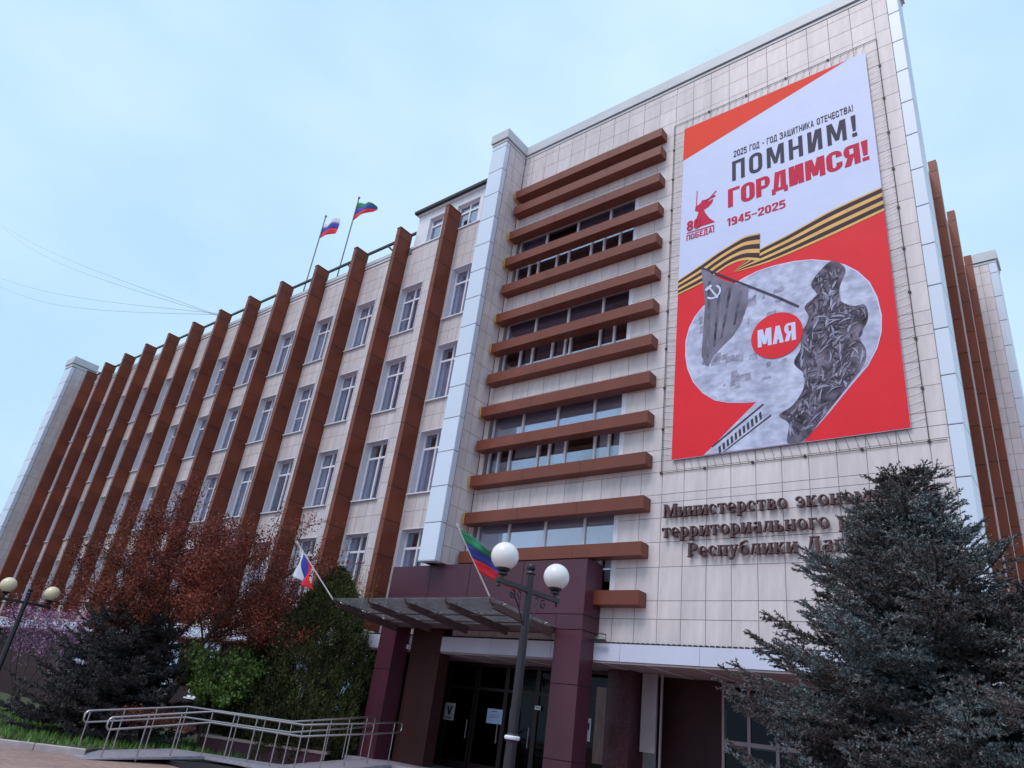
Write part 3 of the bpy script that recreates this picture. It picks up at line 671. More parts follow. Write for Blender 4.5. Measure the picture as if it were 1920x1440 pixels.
for i in range(4):
    for (ya, yb) in ((CY0, 13.58), (13.60, CY1)):
        za = CZ0 + (CZ1 - CZ0) * (ya - CY0) / (CY1 - CY0) + 0.045; zb = CZ0 + (CZ1 - CZ0) * (yb - CY0) / (CY1 - CY0) + 0.045
        a, b = cx[i] + 0.008 - (0.1 if i == 0 else 0), cx[i + 1] - 0.008 + (0.06 if i == 3 else 0)
        vs = [(a, ya, za), (b, ya, za), (b, yb, zb), (a, yb, zb)]; vs += [(x, y, z + 0.014) for x, y, z in vs]
        adopt(MB().add(vs, [(0, 3, 2, 1), (4, 5, 6, 7), (0, 1, 5, 4), (1, 2, 6, 5), (2, 3, 7, 6), (3, 0, 4, 7)]).build('glass_panel', M['canglass'], None, origin=(a, ya, za)), ca)
for yy in (13.2, 14.1): adopt(MB().tube([(-16.4, yy, 4.0), (-10.95, yy, 4.0)], 0.018, 6).build('tie_rod', M['steel'], None, origin=(-16, yy, 4.0)), ca)

# entrance platform and steps
pf = box('entrance_platform', M['concrete'], None, -17.2, 14.45, 0, -8.6, 17.6, 0.515); tag(pf, None, None, kind='structure')
st = empty('entrance_steps', (-12, 14.4, 0)); st['kind'] = 'structure'
for i in range(2): box('step', M['concrete'], st, -15.2 + 12, 13.8 - 14.4 + 0.32 * i, 0, -9 + 12, 14.448 - 14.4, 0.17 * (i + 1), 0.01).location.z = 0

# ================================================================ BANNER
BN = empty('banner', (-5.5, 15.5, 14)); tag(BN, 'huge red and white anniversary banner roped to the tiled tower wall', 'banner')
def ban(name, m, poly, layer, parent=BN):
    y = 15.53 - 0.004 * layer
    o = MB().slab(poly, y, y + 0.0035).build(name, m, None, origin=(-5.5, 15.5, 14)); o.location = (0, 0, 0); o.parent = parent; return o
cl = [(-8.2, 19.54), (-2.82, 19.52), (-2.81, 8.30), (-8.28, 8.28)]
# base cloth with slight sag ripples on the edges
eb = []
def edge(p, q, n, amp):
    r = []
    for i in range(n):
        t = i / n; x = p[0] + (q[0] - p[0]) * t; z = p[1] + (q[1] - p[1]) * t; s = abs(math.sin(math.pi * n * 0.5 * t)) * amp
        nx, nz_ = -(q[1] - p[1]), (q[0] - p[0]); L_ = math.hypot(nx, nz_); r.append((x - nx / L_ * s * -1 * 0, z))
    return r
ban('cloth', M['b_white'], cl, 0)
ban('red_wedge', M['b_red2'], [(-8.198, 19.53), (-3.3, 19.51), (-8.216, 18.21)], 1)
rt = [(-2.815, 14.74), (-4.02, 14.51), (-5.15, 14.16), (-5.87, 13.97), (-6.21, 13.78), (-6.6, 13.49)]
rb = [(-2.815, 14.01), (-4.0, 13.75), (-4.93, 13.58), (-5.6, 13.48), (-6.22, 13.46), (-6.6, 13.47)]
lt = [(-5.86, 14.51), (-6.27, 14.54), (-6.61, 14.44), (-7.05, 14.28), (-7.53, 14.05), (-8.24, 13.74)]
lb = [(-5.89, 13.59), (-6.3, 13.76), (-6.72, 13.74), (-7.09, 13.59), (-7.47, 13.42), (-8.245, 13.24)]
ban('red_field', M['b_red'], [(-8.275, 8.29), (-2.815, 8.31), rb[0], rb[1], rb[2], rb[3], rb[4], (-6.6, 13.56), (-6.72, 13.74), (-7.09, 13.61), (-7.47, 13.44), (-8.245, 13.26)][::-1], 1)
def ribbon(top, bot, layer):
    def smooth(P, n=6):
        o = []
        for i in range(len(P) - 1):
            p0 = Vector(P[max(i - 1, 0)]); p1 = Vector(P[i]); p2 = Vector(P[i + 1]); p3 = Vector(P[min(i + 2, len(P) - 1)])
            for k in range(n):
                t = k / n; o.append(0.5 * ((2 * p1) + (p2 - p0) * t + (2 * p0 - 5 * p1 + 4 * p2 - p3) * t * t + (3 * p1 - p0 - 3 * p2 + p3) * t ** 3))
        o.append(Vector(P[-1])); return o
    T, B_ = smooth(top), smooth(bot); n = len(T)
    fr = [0, .05, .20, .275, .425, .50, .575, .725, .80, .95, 1.0]     # orange edge, black, orange ... seven bands
    fr = [0, .06, .24, .39, .57, .72, .90, 1.0]
    cols = ['o', 'k', 'o', 'k', 'o', 'k', 'o']
    y = 15.53 - 0.004 * layer
    for key, m_ in (('o', 'b_or'), ('k', 'b_black')):
        mb = MB()
        for j in range(7):
            if cols[j] != key: continue
            a = [T[i].lerp(B_[i], fr[j]) for i in range(n)]; b = [T[i].lerp(B_[i], fr[j + 1]) for i in range(n)]
            vs = [(p.x, y, p.y) for p in a] + [(p.x, y, p.y) for p in b] + [(p.x, y + 0.0035, p.y) for p in a] + [(p.x, y + 0.0035, p.y) for p in b]
            fs = [(i, i + n, i + 1 + n, i + 1) for i in range(n - 1)] + [(i + 2 * n, i + 1 + 2 * n, i + 1 + 3 * n, i + 3 * n) for i in range(n - 1)]
            mb.add(vs, fs)
        o = mb.build('ribbon_stripes', M[m_], None, origin=(-5.5, 15.5, 14)); o.location = (0, 0, 0); o.parent = BN
ban('red_notch', M['b_red'], [(-6.9, 13.45), (-5.85, 13.40), (-5.85, 13.98), (-6.3, 13.86), (-6.75, 13.72)][::-1], 2)
ribbon(rt, rb, 3); ribbon(lt, lb, 4)
nine = [(-6.31, 13.18), (-5.96, 13.27), (-5.52, 13.3), (-5.02, 13.26), (-4.58, 13.16), (-4.16, 12.97), (-3.83, 12.75), (-3.56, 12.47), (-3.33, 12.09), (-3.2, 11.64), (-3.15, 11.14), (-3.19, 10.72), (-3.31, 10.33), (-3.54, 9.93), (-3.95, 9.49), (-4.44, 8.93), (-5.01, 8.31), (-5.75, 8.3), (-7.38, 8.3), (-6.73, 8.9), (-6.03, 9.52), (-6.36, 9.55), (-6.77, 9.63), (-7.11, 9.76), (-7.43, 10.02), (-7.7, 10.39), (-7.87, 10.81), (-7.94, 11.22), (-7.94, 11.67), (-7.85, 12.06), (-7.69, 12.37), (-7.46, 12.62), (-6.95, 12.94)]
cxn, czn = -5.55, 11.2
ban('nine_border', M['b_white'], [(x + (x - cxn) * 0.012, max(8.302, z + (z - czn) * 0.012)) for x, z in nine], 2)
ban('nine_print', M['b_photo'], [(x, max(8.31, z)) for x, z in nine], 3)
# generic tonal picture inside the figure: ruins, a draped dark cloth on a pole, a carved stone pier
rnd = random.Random(5)
tow = MB()
for i in range(46):
    x = rnd.uniform(-7.6, -5.4); z = rnd.uniform(9.9, 10.9) if i % 2 else rnd.uniform(11.6, 12.5); a = rnd.uniform(0.05, 0.28); h_ = rnd.uniform(0.05, 0.25)
    if x < -7.0 and z < 10.5: x += 0.7
    y = 15.53 - 0.004 * 4 - 0.00005 * i
    tow.slab([(x, z), (x + a, z + 0.02), (x + a * 0.9, z + h_), (x + 0.02, z + h_ * 0.9)], y, y + 0.003)
o = tow.build('print_ruins', M['b_mid'], None, origin=(-5.5, 15.5, 14)); o['kind'] = 'stuff'; o.location = (0, 0, 0); o.parent = BN
o_dr = ban('print_cloth', M['b_grey'], [(-7.55, 13.94), (-7.47, 13.26), (-7.41, 12.66), (-7.45, 12.0), (-7.49, 11.11), (-7.39, 10.8), (-7.3, 10.75), (-7.17, 11.03), (-6.9, 11.28), (-6.64, 11.49), (-6.41, 11.82), (-6.23, 12.36), (-6.2, 12.86), (-6.9, 13.3)], 6)
fold = MB()
for i, (a, b) in enumerate((((-7.3, 13.4), (-7.33, 11.0)), ((-7.0, 13.2), (-7.15, 11.3)), ((-6.7, 13.0), (-6.95, 11.5)), ((-6.42, 12.8), (-6.6, 11.8)))):
    fold.slab([(a[0] - .03, a[1]), (a[0] + .05, a[1]), (b[0] + .04, b[1]), (b[0] - .02, b[1])], 15.53 - 0.004 * 7, 15.53 - 0.004 * 7 + 0.003)
o = fold.build('print_folds', M['b_mass'], None, origin=(-5.5, 15.5, 14)); o.location = (0, 0, 0); o.parent = BN
ban('print_pole', M['b_dark'], [(-7.58, 13.99), (-5.39, 12.30), (-4.92, 11.90), (-4.95, 11.86), (-5.42, 12.25), (-7.60, 13.95)], 8)
def bring(name, m, pts, wd_, layer, closed=False):
    mb = MB(); y = 15.53 - 0.004 * layer
    for i in range(len(pts) - 1):
        p, q = Vector(pts[i]), Vector(pts[i + 1]); d = (q - p).normalized(); n_ = Vector((-d.y, d.x)) * wd_ * 0.5; yy = y - 0.0001 * i
        mb.slab([tuple(p + n_ - d * wd_ * .2), tuple(q + n_ + d * wd_ * .2), tuple(q - n_ + d * wd_ * .2), tuple(p - n_ - d * wd_ * .2)], yy, yy + 0.003)
    o = mb.build(name, m, None, origin=(-5.5, 15.5, 14)); o.location = (0, 0, 0); o.parent = BN
arc = [(-7.18 + 0.20 * math.cos(R(a)), 13.0 + 0.20 * math.sin(R(a))) for a in range(60, -150, -18)]
bring('sickle', M['b_white'], arc, 0.055, 8); bring('hammer', M['b_white'], [(-7.30, 13.20), (-7.05, 12.78)], 0.05, 9); bring('hammer_head', M['b_white'], [(-7.38, 13.12), (-7.24, 13.22)], 0.09, 10)
def smoothloop(P, n=5):
    o = []; L_ = len(P)
    for i in range(L_):
        p0, p1, p2, p3 = (Vector(P[(i + k) % L_]) for k in (-1, 0, 1, 2))
        for k in range(n):
            t = k / n; q = 0.5 * ((2 * p1) + (p2 - p0) * t + (2 * p0 - 5 * p1 + 4 * p2 - p3) * t * t + (3 * p1 - p0 - 3 * p2 + p3) * t ** 3); o.append((q.x, max(q.y, 8.31)))
    return o
PIER = [(-4.30, 12.85), (-4.05, 12.95), (-3.80, 12.62), (-3.95, 12.2), (-3.98, 11.8), (-3.72, 11.55), (-3.45, 11.5), (-3.42, 11.1), (-3.62, 10.7), (-3.52, 10.3), (-3.62, 9.93), (-3.98, 9.49), (-4.46, 8.93), (-5.0, 8.33), (-5.35, 8.33), (-5.30, 8.8), (-5.52, 9.05), (-5.20, 9.25), (-4.95, 9.6), (-4.9, 10.0), (-5.12, 10.35), (-4.95, 10.7), (-4.92, 11.1), (-4.72, 11.5), (-4.80, 11.85), (-4.50, 12.1), (-4.62, 12.45)]
ban('print_pier', M['b_mass'], smoothloop(PIER), 5)
def inside_poly(x, z, P):
    c = False; n = len(P)
    for i in range(n):
        (xa, za), (xb, zb) = P[i], P[(i + 1) % n]
        if (za > z) != (zb > z) and x < (xb - xa) * (z - za) / (zb - za) + xa: c = not c
    return c
M['b_light'] = mat('print_photo_light', (0.25, 0.225, 0.30), 0.6, var=0.5, scale=6, spec=0.2)
M['b_deep'] = mat('print_photo_deep', (0.07, 0.055, 0.09), 0.6, var=0.4, scale=6, spec=0.2)
for mi_, (mm2, cnt) in enumerate(((M['b_light'], 150), (M['b_deep'], 140), (M['b_mid'], 60))):
    pb = MB(); k_ = 0; tries = 0
    while k_ < cnt and tries < 4000:
        tries += 1; x = rnd.uniform(-5.5, -3.4); z = rnd.uniform(8.45, 12.85)
        a0 = rnd.gauss(1.25, 0.55); L_ = rnd.uniform(0.10, 0.42); bend = rnd.uniform(-1.6, 1.6); w0 = rnd.uniform(0.010, 0.034)
        P_ = [(x, z)]
        for q in range(5):
            a0 += bend / 5; P_.append((P_[-1][0] + math.cos(a0) * L_ / 5, P_[-1][1] + math.sin(a0) * L_ / 5))
        if not all(inside_poly(px_, pz_, PIER) for px_, pz_ in P_): continue
        y = 15.53 - 0.004 * (6 + mi_) - 0.00003 * k_
        for q in range(5):
            (xa, za), (xb, zb) = P_[q], P_[q + 1]; dx, dz = xb - xa, zb - za; ll = math.hypot(dx, dz) + 1e-9; wa = w0 * math.sin(math.pi * (q + .15) / 5.3); wb = w0 * math.sin(math.pi * (q + 1.15) / 5.3)
            nx, nz_ = -dz / ll, dx / ll
            pts = [(xa - nx * wa, za - nz_ * wa), (xb - nx * wb, zb - nz_ * wb), (xb + nx * wb, zb + nz_ * wb), (xa + nx * wa, za + nz_ * wa)]
            pb.slab(pts, y, y + 0.003)
        k_ += 1
    o = pb.build('print_shading', mm2, None, origin=(-5.5, 15.5, 14)); o['kind'] = 'stuff'; o.location = (0, 0, 0); o.parent = BN
# tram-like row of windows along the bottom
wn = MB()
for i in range(11):
    t = i / 11; x = -7.02 + 1.12 * t; z = 8.46 + 0.80 * t
    wn.slab([(x, z), (x + 0.055, z + 0.04), (x + 0.075, z - 0.13 - .02 * t), (x + 0.02, z - 0.17 - .02 * t)], 15.53 - 0.016 - .0001 * i, 15.533 - 0.016)
wn.slab([(-7.2, 8.50), (-5.9, 9.42), (-5.87, 9.39), (-7.17, 8.47)], 15.511, 15.514).slab([(-6.9, 8.32), (-5.72, 9.1), (-5.70, 9.07), (-6.86, 8.32)], 15.5105, 15.513)
o = wn.build('print_windows', M['b_dark'], None, origin=(-5.5, 15.5, 14)); o['kind'] = 'stuff'; o.location = (0, 0, 0); o.parent = BN
ban('red_disc', M['b_red'], [(-5.51 + 0.64 * math.cos(a * math.pi / 24), 11.215 + 0.64 * math.sin(a * math.pi / 24)) for a in range(48)][::-1], 7)

class Gl:
    def __init__(s): s.q = []
    def quad(s, *p): s.q.append(list(p)); return s
    def rect(s, x0, y0, x1, y1): return s.quad((x0, y0), (x1, y0), (x1, y1), (x0, y1))
    def stem(s, x, h0=0.0, h1=0.72, w_=0.17, b=True, t=True):
        s.rect(x, h0, x + w_, h1)
        if b: s.rect(x - 0.065, h0, x + w_ + 0.065, h0 + 0.055)
        if t: s.rect(x - 0.065, h1 - 0.055, x + w_ + 0.065, h1)
        return s
    def diag(s, x0, y0, x1, y1, w_): return s.quad((x0, y0), (x0 + w_, y0), (x1 + w_, y1), (x1, y1))
    def arc(s, cx, cy, rx, ry, a0, a1, w_=0.16, th=0.06):
        n = max(4, int(abs(a1 - a0) / 18))
        for i in range(n):
            pts = []
            for a in (a0 + (a1 - a0) * i / n, a0 + (a1 - a0) * (i + 1) / n):
                c, s_ = math.cos(R(a)), math.sin(R(a)); k = th + (w_ - th) * abs(c)
                pts.append(((cx + rx * c, cy + ry * s_), (cx + (rx - k) * c, cy + (ry - k * 0.9) * s_)))
            s.quad(pts[0][0], pts[1][0], pts[1][1], pts[0][1])
        return s
def sans(ch, W=0.56, t=0.17, b=0.15):
    """condensed grotesque capitals: W glyph width, t stem width, b bar height"""
    g = Gl(); h = W / 2; v = 0.24
    def O(x0, x1, y0, y1, sides='lr', a=(0, 360)):
        cx_ = (x0 + x1) / 2; rx = (x1 - x0) / 2; ry = min(v, (y1 - y0) / 2)
        def half(cy, a0, a1):
            n = 7
            for i in range(n):
                p = []
                for k in (i, i + 1):
                    an = R(a0 + (a1 - a0) * k / n); c_, s_ = math.cos(an), math.sin(an)
                    p.append(((cx_ + rx * c_, cy + ry * s_), (cx_ + (rx - t) * c_, cy + (ry - b) * s_)))
                g.quad(p[0][0], p[1][0], p[1][1], p[0][1])
        half(y1 - ry, max(0, a[0]) if 't' not in sides else a[0], 180); half(y0 + ry, 180, 360)
        if 'l' in sides and y1 - ry > y0 + ry: g.rect(x0, y0 + ry, x0 + t, y1 - ry)
        if 'r' in sides and y1 - ry > y0 + ry: g.rect(x1 - t, y0 + ry, x1, y1 - ry)
    def D(x0, x1, y0, y1, flip=False):      # bowl to the right of a stem
        rr = (y1 - y0) / 2; cy = (y0 + y1) / 2; cx_ = x1 - rr * .62; n = 9
        if flip: cx_ = x0 + rr * .62
        for i in range(n):
            p = []
            for k in (i, i + 1):
                an = R(-90 + 180 * k / n); c_, s_ = math.cos(an) * (-1 if flip else 1), math.sin(an)
                p.append(((cx_ + rr * .62 * c_, cy + rr * s_), (cx_ + (rr * .62 - t) * c_, cy + (rr - b) * s_)))
            g.quad(p[0][0], p[1][0], p[1][1], p[0][1])
        if flip: g.rect(cx_, y1 - b, x1, y1).rect(cx_, y0, x1, y0 + b)
        else: g.rect(x0, y1 - b, cx_, y1).rect(x0, y0, cx_, y0 + b)
    if ch == 'П': g.rect(0, 0, t, 1).rect(W - t, 0, W, 1).rect(t, 1 - b, W - t, 1)
    elif ch in 'О0': O(0, W, 0, 1)
    elif ch == 'М':
        W += .16; g.rect(0, 0, t * .95, 1).rect(W - t * .95, 0, W, 1); g.quad((t * .3, 1), (t * 1.3, 1), (W / 2 + t * .42, .12), (W / 2 - t * .42, .12)); g.quad((W - t * 1.3, 1), (W - t * .3, 1), (W / 2 + t * .42, .12), (W / 2 - t * .42, .12))
    elif ch == 'Н': g.rect(0, 0, t, 1).rect(W - t, 0, W, 1).rect(t, .5 - b / 2, W - t, .5 + b / 2)
    elif ch == 'И': g.rect(0, 0, t, 1).rect(W - t, 0, W, 1).quad((t * .5, 0), (t * 1.5, 0), (W - t * .5, 1), (W - t * 1.5, 1))
    elif ch == '!': W = t * 1.1; g.rect(0, 0, t * 1.1, .17).quad((t * .2, .26), (t * .9, .26), (t * 1.1, 1), (0, 1))
    elif ch == 'Г': W *= .88; g.rect(0, 0, t, 1).rect(t, 1 - b, W, 1)
    elif ch == 'Р': g.rect(0, 0, t, 1); D(t, W, .38, 1)
    elif ch == 'Я': g.rect(W - t, 0, W, 1); D(0, W - t, .40, 1, True); g.quad((0, 0), (t * 1.05, 0), (W * .62, .45), (W * .62 - t, .45))
    elif ch == 'Д': W += .06; g.rect(W - t - .06, b, W - .06, 1).quad((.07, b), (.07 + t * .9, b), (.14 + t, 1), (.14, 1)).rect(.14 + t * .5, 1 - b, W - .06 - t, 1).rect(0, 0, W, b).rect(0, -.14, t * .7, 0).rect(W - t * .7, -.14, W, 0)
    elif ch == 'С': O(0, W, 0, 1, 'l'); g.rect(W - t, .66, W, 1 - v).rect(W - t, v, W, .36)
    elif ch == 'З': D(W * .38, W, .47, 1); D(W * .38, W, 0, .57); g.rect(.02, 1 - b, W * .4, 1).rect(0, 0, W * .4, b).rect(0, .72, t, .97).rect(0, .05, t, .28)
    elif ch == 'А': g.quad((0, 0), (t, 0), (h + t * .3, 1), (h - t * .5, 1)).quad((W - t, 0), (W, 0), (h + t * .5, 1), (h - t * .3, 1)).rect(W * .25, .22, W * .75, .22 + b * .9)
    elif ch == 'Щ': W += .12; g.rect(0, 0, t * .85, 1).rect(W / 2 - .05 - t * .42, 0, W / 2 - .05 + t * .42, 1).rect(W - .1 - t * .85, 0, W - .1, 1).rect(0, 0, W, b).rect(W - .07, -.13, W, 0)
    elif ch == 'Т': g.rect(h - t / 2, 0, h + t / 2, 1).rect(0, 1 - b, W, 1)
    elif ch == 'К': g.rect(0, 0, t, 1).quad((t * .8, .42), (t * 1.8, .42), (W, 1), (W - t, 1)).quad((W - t, 0), (W, 0), (t * 1.7, .62), (t * .9, .56))
    elif ch == 'Е': W *= .88; g.rect(0, 0, t, 1).rect(t, 0, W, b).rect(t, 1 - b, W, 1).rect(t, .5 - b / 2, W * .93, .5 + b / 2)
    elif ch == 'Ч': g.rect(W - t, 0, W, 1).rect(0, .52, t, 1).rect(0.02, .40, W - t, .40 + b)
    elif ch == 'В': g.rect(0, 0, t, 1); D(t, W, .48, 1); D(t, W, 0, .56)
    elif ch == 'Б': g.rect(0, 0, t, 1).rect(t, 1 - b, W * .95, 1); D(t, W, 0, .58)
    elif ch == '8': O(.02, W - .02, .47, 1); O(0, W, 0, .56)
    elif ch == '1': W = .34; g.rect(W - t, 0, W, 1).quad((0, .70), (0, .84), (W - t, 1), (W - t, .84))
    elif ch == '9': O(0, W, .38, 1); g.rect(W - t, .2, W, .7).rect(.06, 0, W - .08, b).rect(W - t - .04, .05, W - .02, .25)
    elif ch == '4': g.rect(W - t - .06, 0, W - .06, 1).rect(0, .2, W, .2 + b).quad((0, .30), (t, .30), (W - .1, 1), (W - .1 - t * .9, 1))
    elif ch == '5': D(.0, W, 0, .64); g.rect(0.02, .5, t, 1).rect(t, 1 - b, W * .95, 1)
    elif ch == '2': g.rect(.06, 1 - b, W - .06, 1).rect(W - t, .58, W, .95).rect(0, .70, t, .95).quad((0, b), (t * 1.1, b), (W, .60), (W - t * 1.1, .60)).rect(0, 0, W, b)
    elif ch in '-–': W = .34 if ch == '-' else .5; g.rect(0, .42, W, .42 + b * .9)
    return g, W
def text(name, body, x0, z0, x1, z1, m, layer, t=0.17, gap=0.10, sp=0.30, slant=0.0):
    gl = [(None, sp) if ch == ' ' else sans(ch, t=t) for ch in body]; tot = sum(w_ for _, w_ in gl) + gap * (len(gl) - 1)
    sc = (x1 - x0) / tot; x = x0; zs = z1 - z0
    for (g, w_), ch in zip(gl, body):
        if g is not None:
            mb = MB(); y0 = 15.53 - 0.004 * layer
            for j, q in enumerate(g.q):
                y = y0 - 0.0004 * (j % 19); pts = [(x + a * sc, z0 + b * zs) for a, b in q]
                ar = sum(pts[k][0] * pts[(k + 1) % 4][1] - pts[(k + 1) % 4][0] * pts[k][1] for k in range(4))
                if ar < 0: pts = pts[::-1]
                mb.slab(pts, y, y0 + 0.003)
            o = mb.build(name, m, None, origin=(-5.5, 15.5, 14)); o.location = (0, 0, 0); o.parent = BN
        x += (w_ + gap) * sc
text('letter', '2025 ГОД - ГОД ЗАЩИТНИКА ОТЕЧЕСТВА!', -6.58, 17.55, -3.27, 17.79, M['b_dark'], 2, 0.13, 0.13)
text('letter', 'ПОМНИМ!', -6.63, 16.66, -3.23, 17.40, M['b_dark'], 2, 0.165, 0.20)
text('letter', 'ГОРДИМСЯ!', -6.76, 15.74, -3.01, 16.41, M['b_crim'], 2, 0.21, 0.06)
text('letter', '1945–2025', -6.79, 15.09, -5.15, 15.36, M['b_crim'], 2, 0.19, 0.09)
text('letter', '80', -8.02, 15.38, -7.60, 15.74, M['b_crim'], 5, 0.19, 0.08)
text('letter', 'ПОБЕДА!', -8.03, 15.05, -7.17, 15.25, M['b_crim'], 2, 0.17, 0.09)
text('letter', 'МАЯ', -5.98, 10.97, -5.04, 11.47, M['b_white'], 8, 0.21, 0.05)
# small emblem: stylised red statue silhouette with raised sword
ban('emblem', M['b_crim'], [(-7.72, 15.40), (-7.15, 15.40), (-7.32, 15.60), (-7.44, 15.82), (-7.50, 15.98), (-7.36, 16.02), (-7.24, 16.14), (-7.20, 16.26), (-7.38, 16.24), (-7.45, 16.34), (-7.55, 16.36), (-7.62, 16.26), (-7.76, 16.20), (-7.78, 16.06), (-7.66, 15.96), (-7.74, 15.70)][::-1], 2)
bring('emblem_sword', M['b_crim'], [(-7.42, 16.24), (-7.12, 16.52)], 0.035, 3); bring('emblem_arm', M['b_crim'], [(-7.74, 16.1), (-7.72, 16.78)], 0.02, 3)
bring('emblem_wing', M['b_crim'], [(-7.45, 16.30), (-7.15, 16.36)], 0.05, 4)
bring('lettering_rule', M['b_crim'], [(-8.02, 15.32), (-7.18, 15.29)], 0.03, 3)
# ropes, hooks and eyelets
rp = MB()
def sag(p, q, n=8, s=0.0): return [(p[0] + (q[0] - p[0]) * i / n, p[1] + (q[1] - p[1]) * i / n, p[2] + (q[2] - p[2]) * i / n - s * math.sin(math.pi * i / n)) for i in range(n + 1)]
for x in (-8.58, -2.52): rp.tube([(x, 15.575, 19.9), (x, 15.575, 7.98)], 0.009, 5)
rp.tube([(-8.58, 15.575, 7.98), (-2.2, 15.575, 7.98)], 0.009, 5); rp.tube([(-8.58, 15.575, 19.9), (-2.52, 15.575, 19.9)], 0.009, 5)
zig = []
for i in range(56):
    z = 8.4 + 11.0 * i / 55
    for xe, xr in ((cl[0][0] + (cl[3][0] - cl[0][0]) * (19.5 - z) / 11.2, -8.58), (-2.815, -2.52)):
        rp.tube([(xe + (-.0), 15.54, z), (xr, 15.572, z + 0.09)], 0.0045, 4)
for i in range(27):
    x = -8.2 + 5.3 * i / 26
    rp.tube([(x, 15.54, 8.3), (x + 0.08, 15.572, 7.98)], 0.0045, 4); rp.tube([(x, 15.54, 19.52), (x + 0.08, 15.572, 19.9)], 0.0045, 4)
o = rp.build('rope', M['rope'], None, origin=(-5.5, 15.5, 14)); o.location = (0, 0, 0); o.parent = BN
anc = MB().lathe([(0.0, 0.0), (0.035, 0.0), (0.035, 0.03), (0.0, 0.03)], n=8).mesh('anchor', M['black'])
for x in (-8.58, -2.52):
    for i in range(10): a_ = inst(anc, 'anchor', BN, (x + 5.5, 0.09, 7.98 + i * 1.21 - 14), (R(90), 0, 0))
for x in (-7.4, -6.2, -5.0, -3.8): inst(anc, 'anchor', BN, (x + 5.5, 0.09, 7.98 - 14), (R(90), 0, 0)); inst(anc, 'anchor', BN, (x + 5.5, 0.09, 19.9 - 14), (R(90), 0, 0))

# ================================================================ WALL SIGN (raised serif letters)
def glyph(ch):
    g = Gl(); x = 0.72
    if ch == 'и': g.stem(.06).stem(.50).diag(.16, .04, .50, .62, .10); w_ = .74
    elif ch == 'н': g.stem(.06).stem(.48).rect(.22, .33, .50, .40); w_ = .72
    elif ch == 'п': g.stem(.06, t=False).stem(.48, t=False).rect(0, .65, .71, .72); w_ = .72
    elif ch == 'т': g.stem(.24, t=False).rect(.02, .65, .63, .72).rect(.02, .50, .07, .66).rect(.58, .50, .63, .66); w_ = .66
    elif ch == 'г': g.stem(.07, t=False).rect(.0, .65, .54, .72).rect(.49, .50, .54, .66); w_ = .55
    elif ch == 'р': g.stem(.06, -.27, .72).arc(.32, .36, .31, .37, -115, 115); w_ = .66
    elif ch == 'с': g.arc(.31, .36, .31, .37, 45, 318).rect(.43, .47, .55, .60); w_ = .58
    elif ch == 'е': g.arc(.31, .36, .31, .37, -5, 318).rect(.10, .34, .58, .40); w_ = .64
    elif ch == 'о': g.arc(.32, .36, .32, .37, 0, 360); w_ = .66
    elif ch == 'э': g.arc(.28, .36, .31, .37, -135, 135).rect(.22, .33, .48, .39).rect(.03, .47, .14, .60); w_ = .62
    elif ch == 'в': g.stem(.06).arc(.30, .53, .25, .19, -100, 100, .15).arc(.31, .20, .29, .21, -105, 100, .16); w_ = .63
    elif ch == 'ь': g.stem(.06).arc(.29, .21, .29, .22, -110, 110, .16); w_ = .60
    elif ch == 'к': g.stem(.06).diag(.22, .34, .46, .68, .10).diag(.48, .0, .22, .40, .17).rect(.42, .0, .70, .05).rect(.42, .67, .66, .72); w_ = .70
    elif ch == 'м': g.stem(.04, w_=.10).stem(.68).diag(.36, .06, .12, .70, .16).diag(.40, .06, .66, .70, .08); w_ = .92
    elif ch == 'М': g.stem(.05, 0, 1, .10).stem(.80, 0, 1, .19).diag(.42, .04, .13, .97, .19).diag(.47, .04, .80, .97, .08); w_ = 1.06
    elif ch == 'а': g.stem(.40, t=False, w_=.16).arc(.26, .21, .26, .22, 70, 300, .15).arc(.30, .50, .26, .22, 0, 150, .15, .06); w_ = .64
    elif ch == 'л': g.stem(.46, t=False).diag(.06, .05, .20, .70, .09).rect(.14, .65, .68, .72).rect(.0, .0, .16, .09); w_ = .70
    elif ch == 'з': g.arc(.24, .53, .25, .19, -90, 150, .15).arc(.25, .20, .29, .21, -150, 95, .16); w_ = .56
    elif ch == 'я': g.stem(.42).arc(.40, .52, .32, .20, 90, 270, .15).diag(.02, .0, .28, .34, .17).rect(-.02, 0, .24, .05); w_ = .68
    elif ch == 'у': g.diag(.26, .02, .05, .68, .17).diag(.22, -.20, .50, .68, .08).rect(-.02, .67, .30, .72).rect(.40, .67, .66, .72).rect(.06, -.27, .26, -.19).rect(.04, -.27, .13, -.12); w_ = .66
    elif ch == 'б': g.arc(.32, .33, .32, .34, 0, 360).arc(.36, .62, .32, .30, 95, 200, .10, .08).rect(.34, .88, .58, .97); w_ = .66
    elif ch == 'Р': g.stem(.06, 0, 1).arc(.36, .72, .34, .28, -110, 110); w_ = .74
    elif ch == 'Д': g.stem(.58, .05, 1, t=False, b=False).diag(.12, .05, .30, .96, .10).rect(.22, .92, .82, 1.0).rect(0, .0, .88, .07).rect(.0, -.20, .06, .05).rect(.82, -.20, .88, .05); w_ = .90
    else: w_ = .5
    return g, w_
SG = empty('ministry_sign', (-5.5, 15.52, 5)); tag(SG, 'raised dark bronze serif lettering fixed to the tiled wall beneath the banner', 'sign')
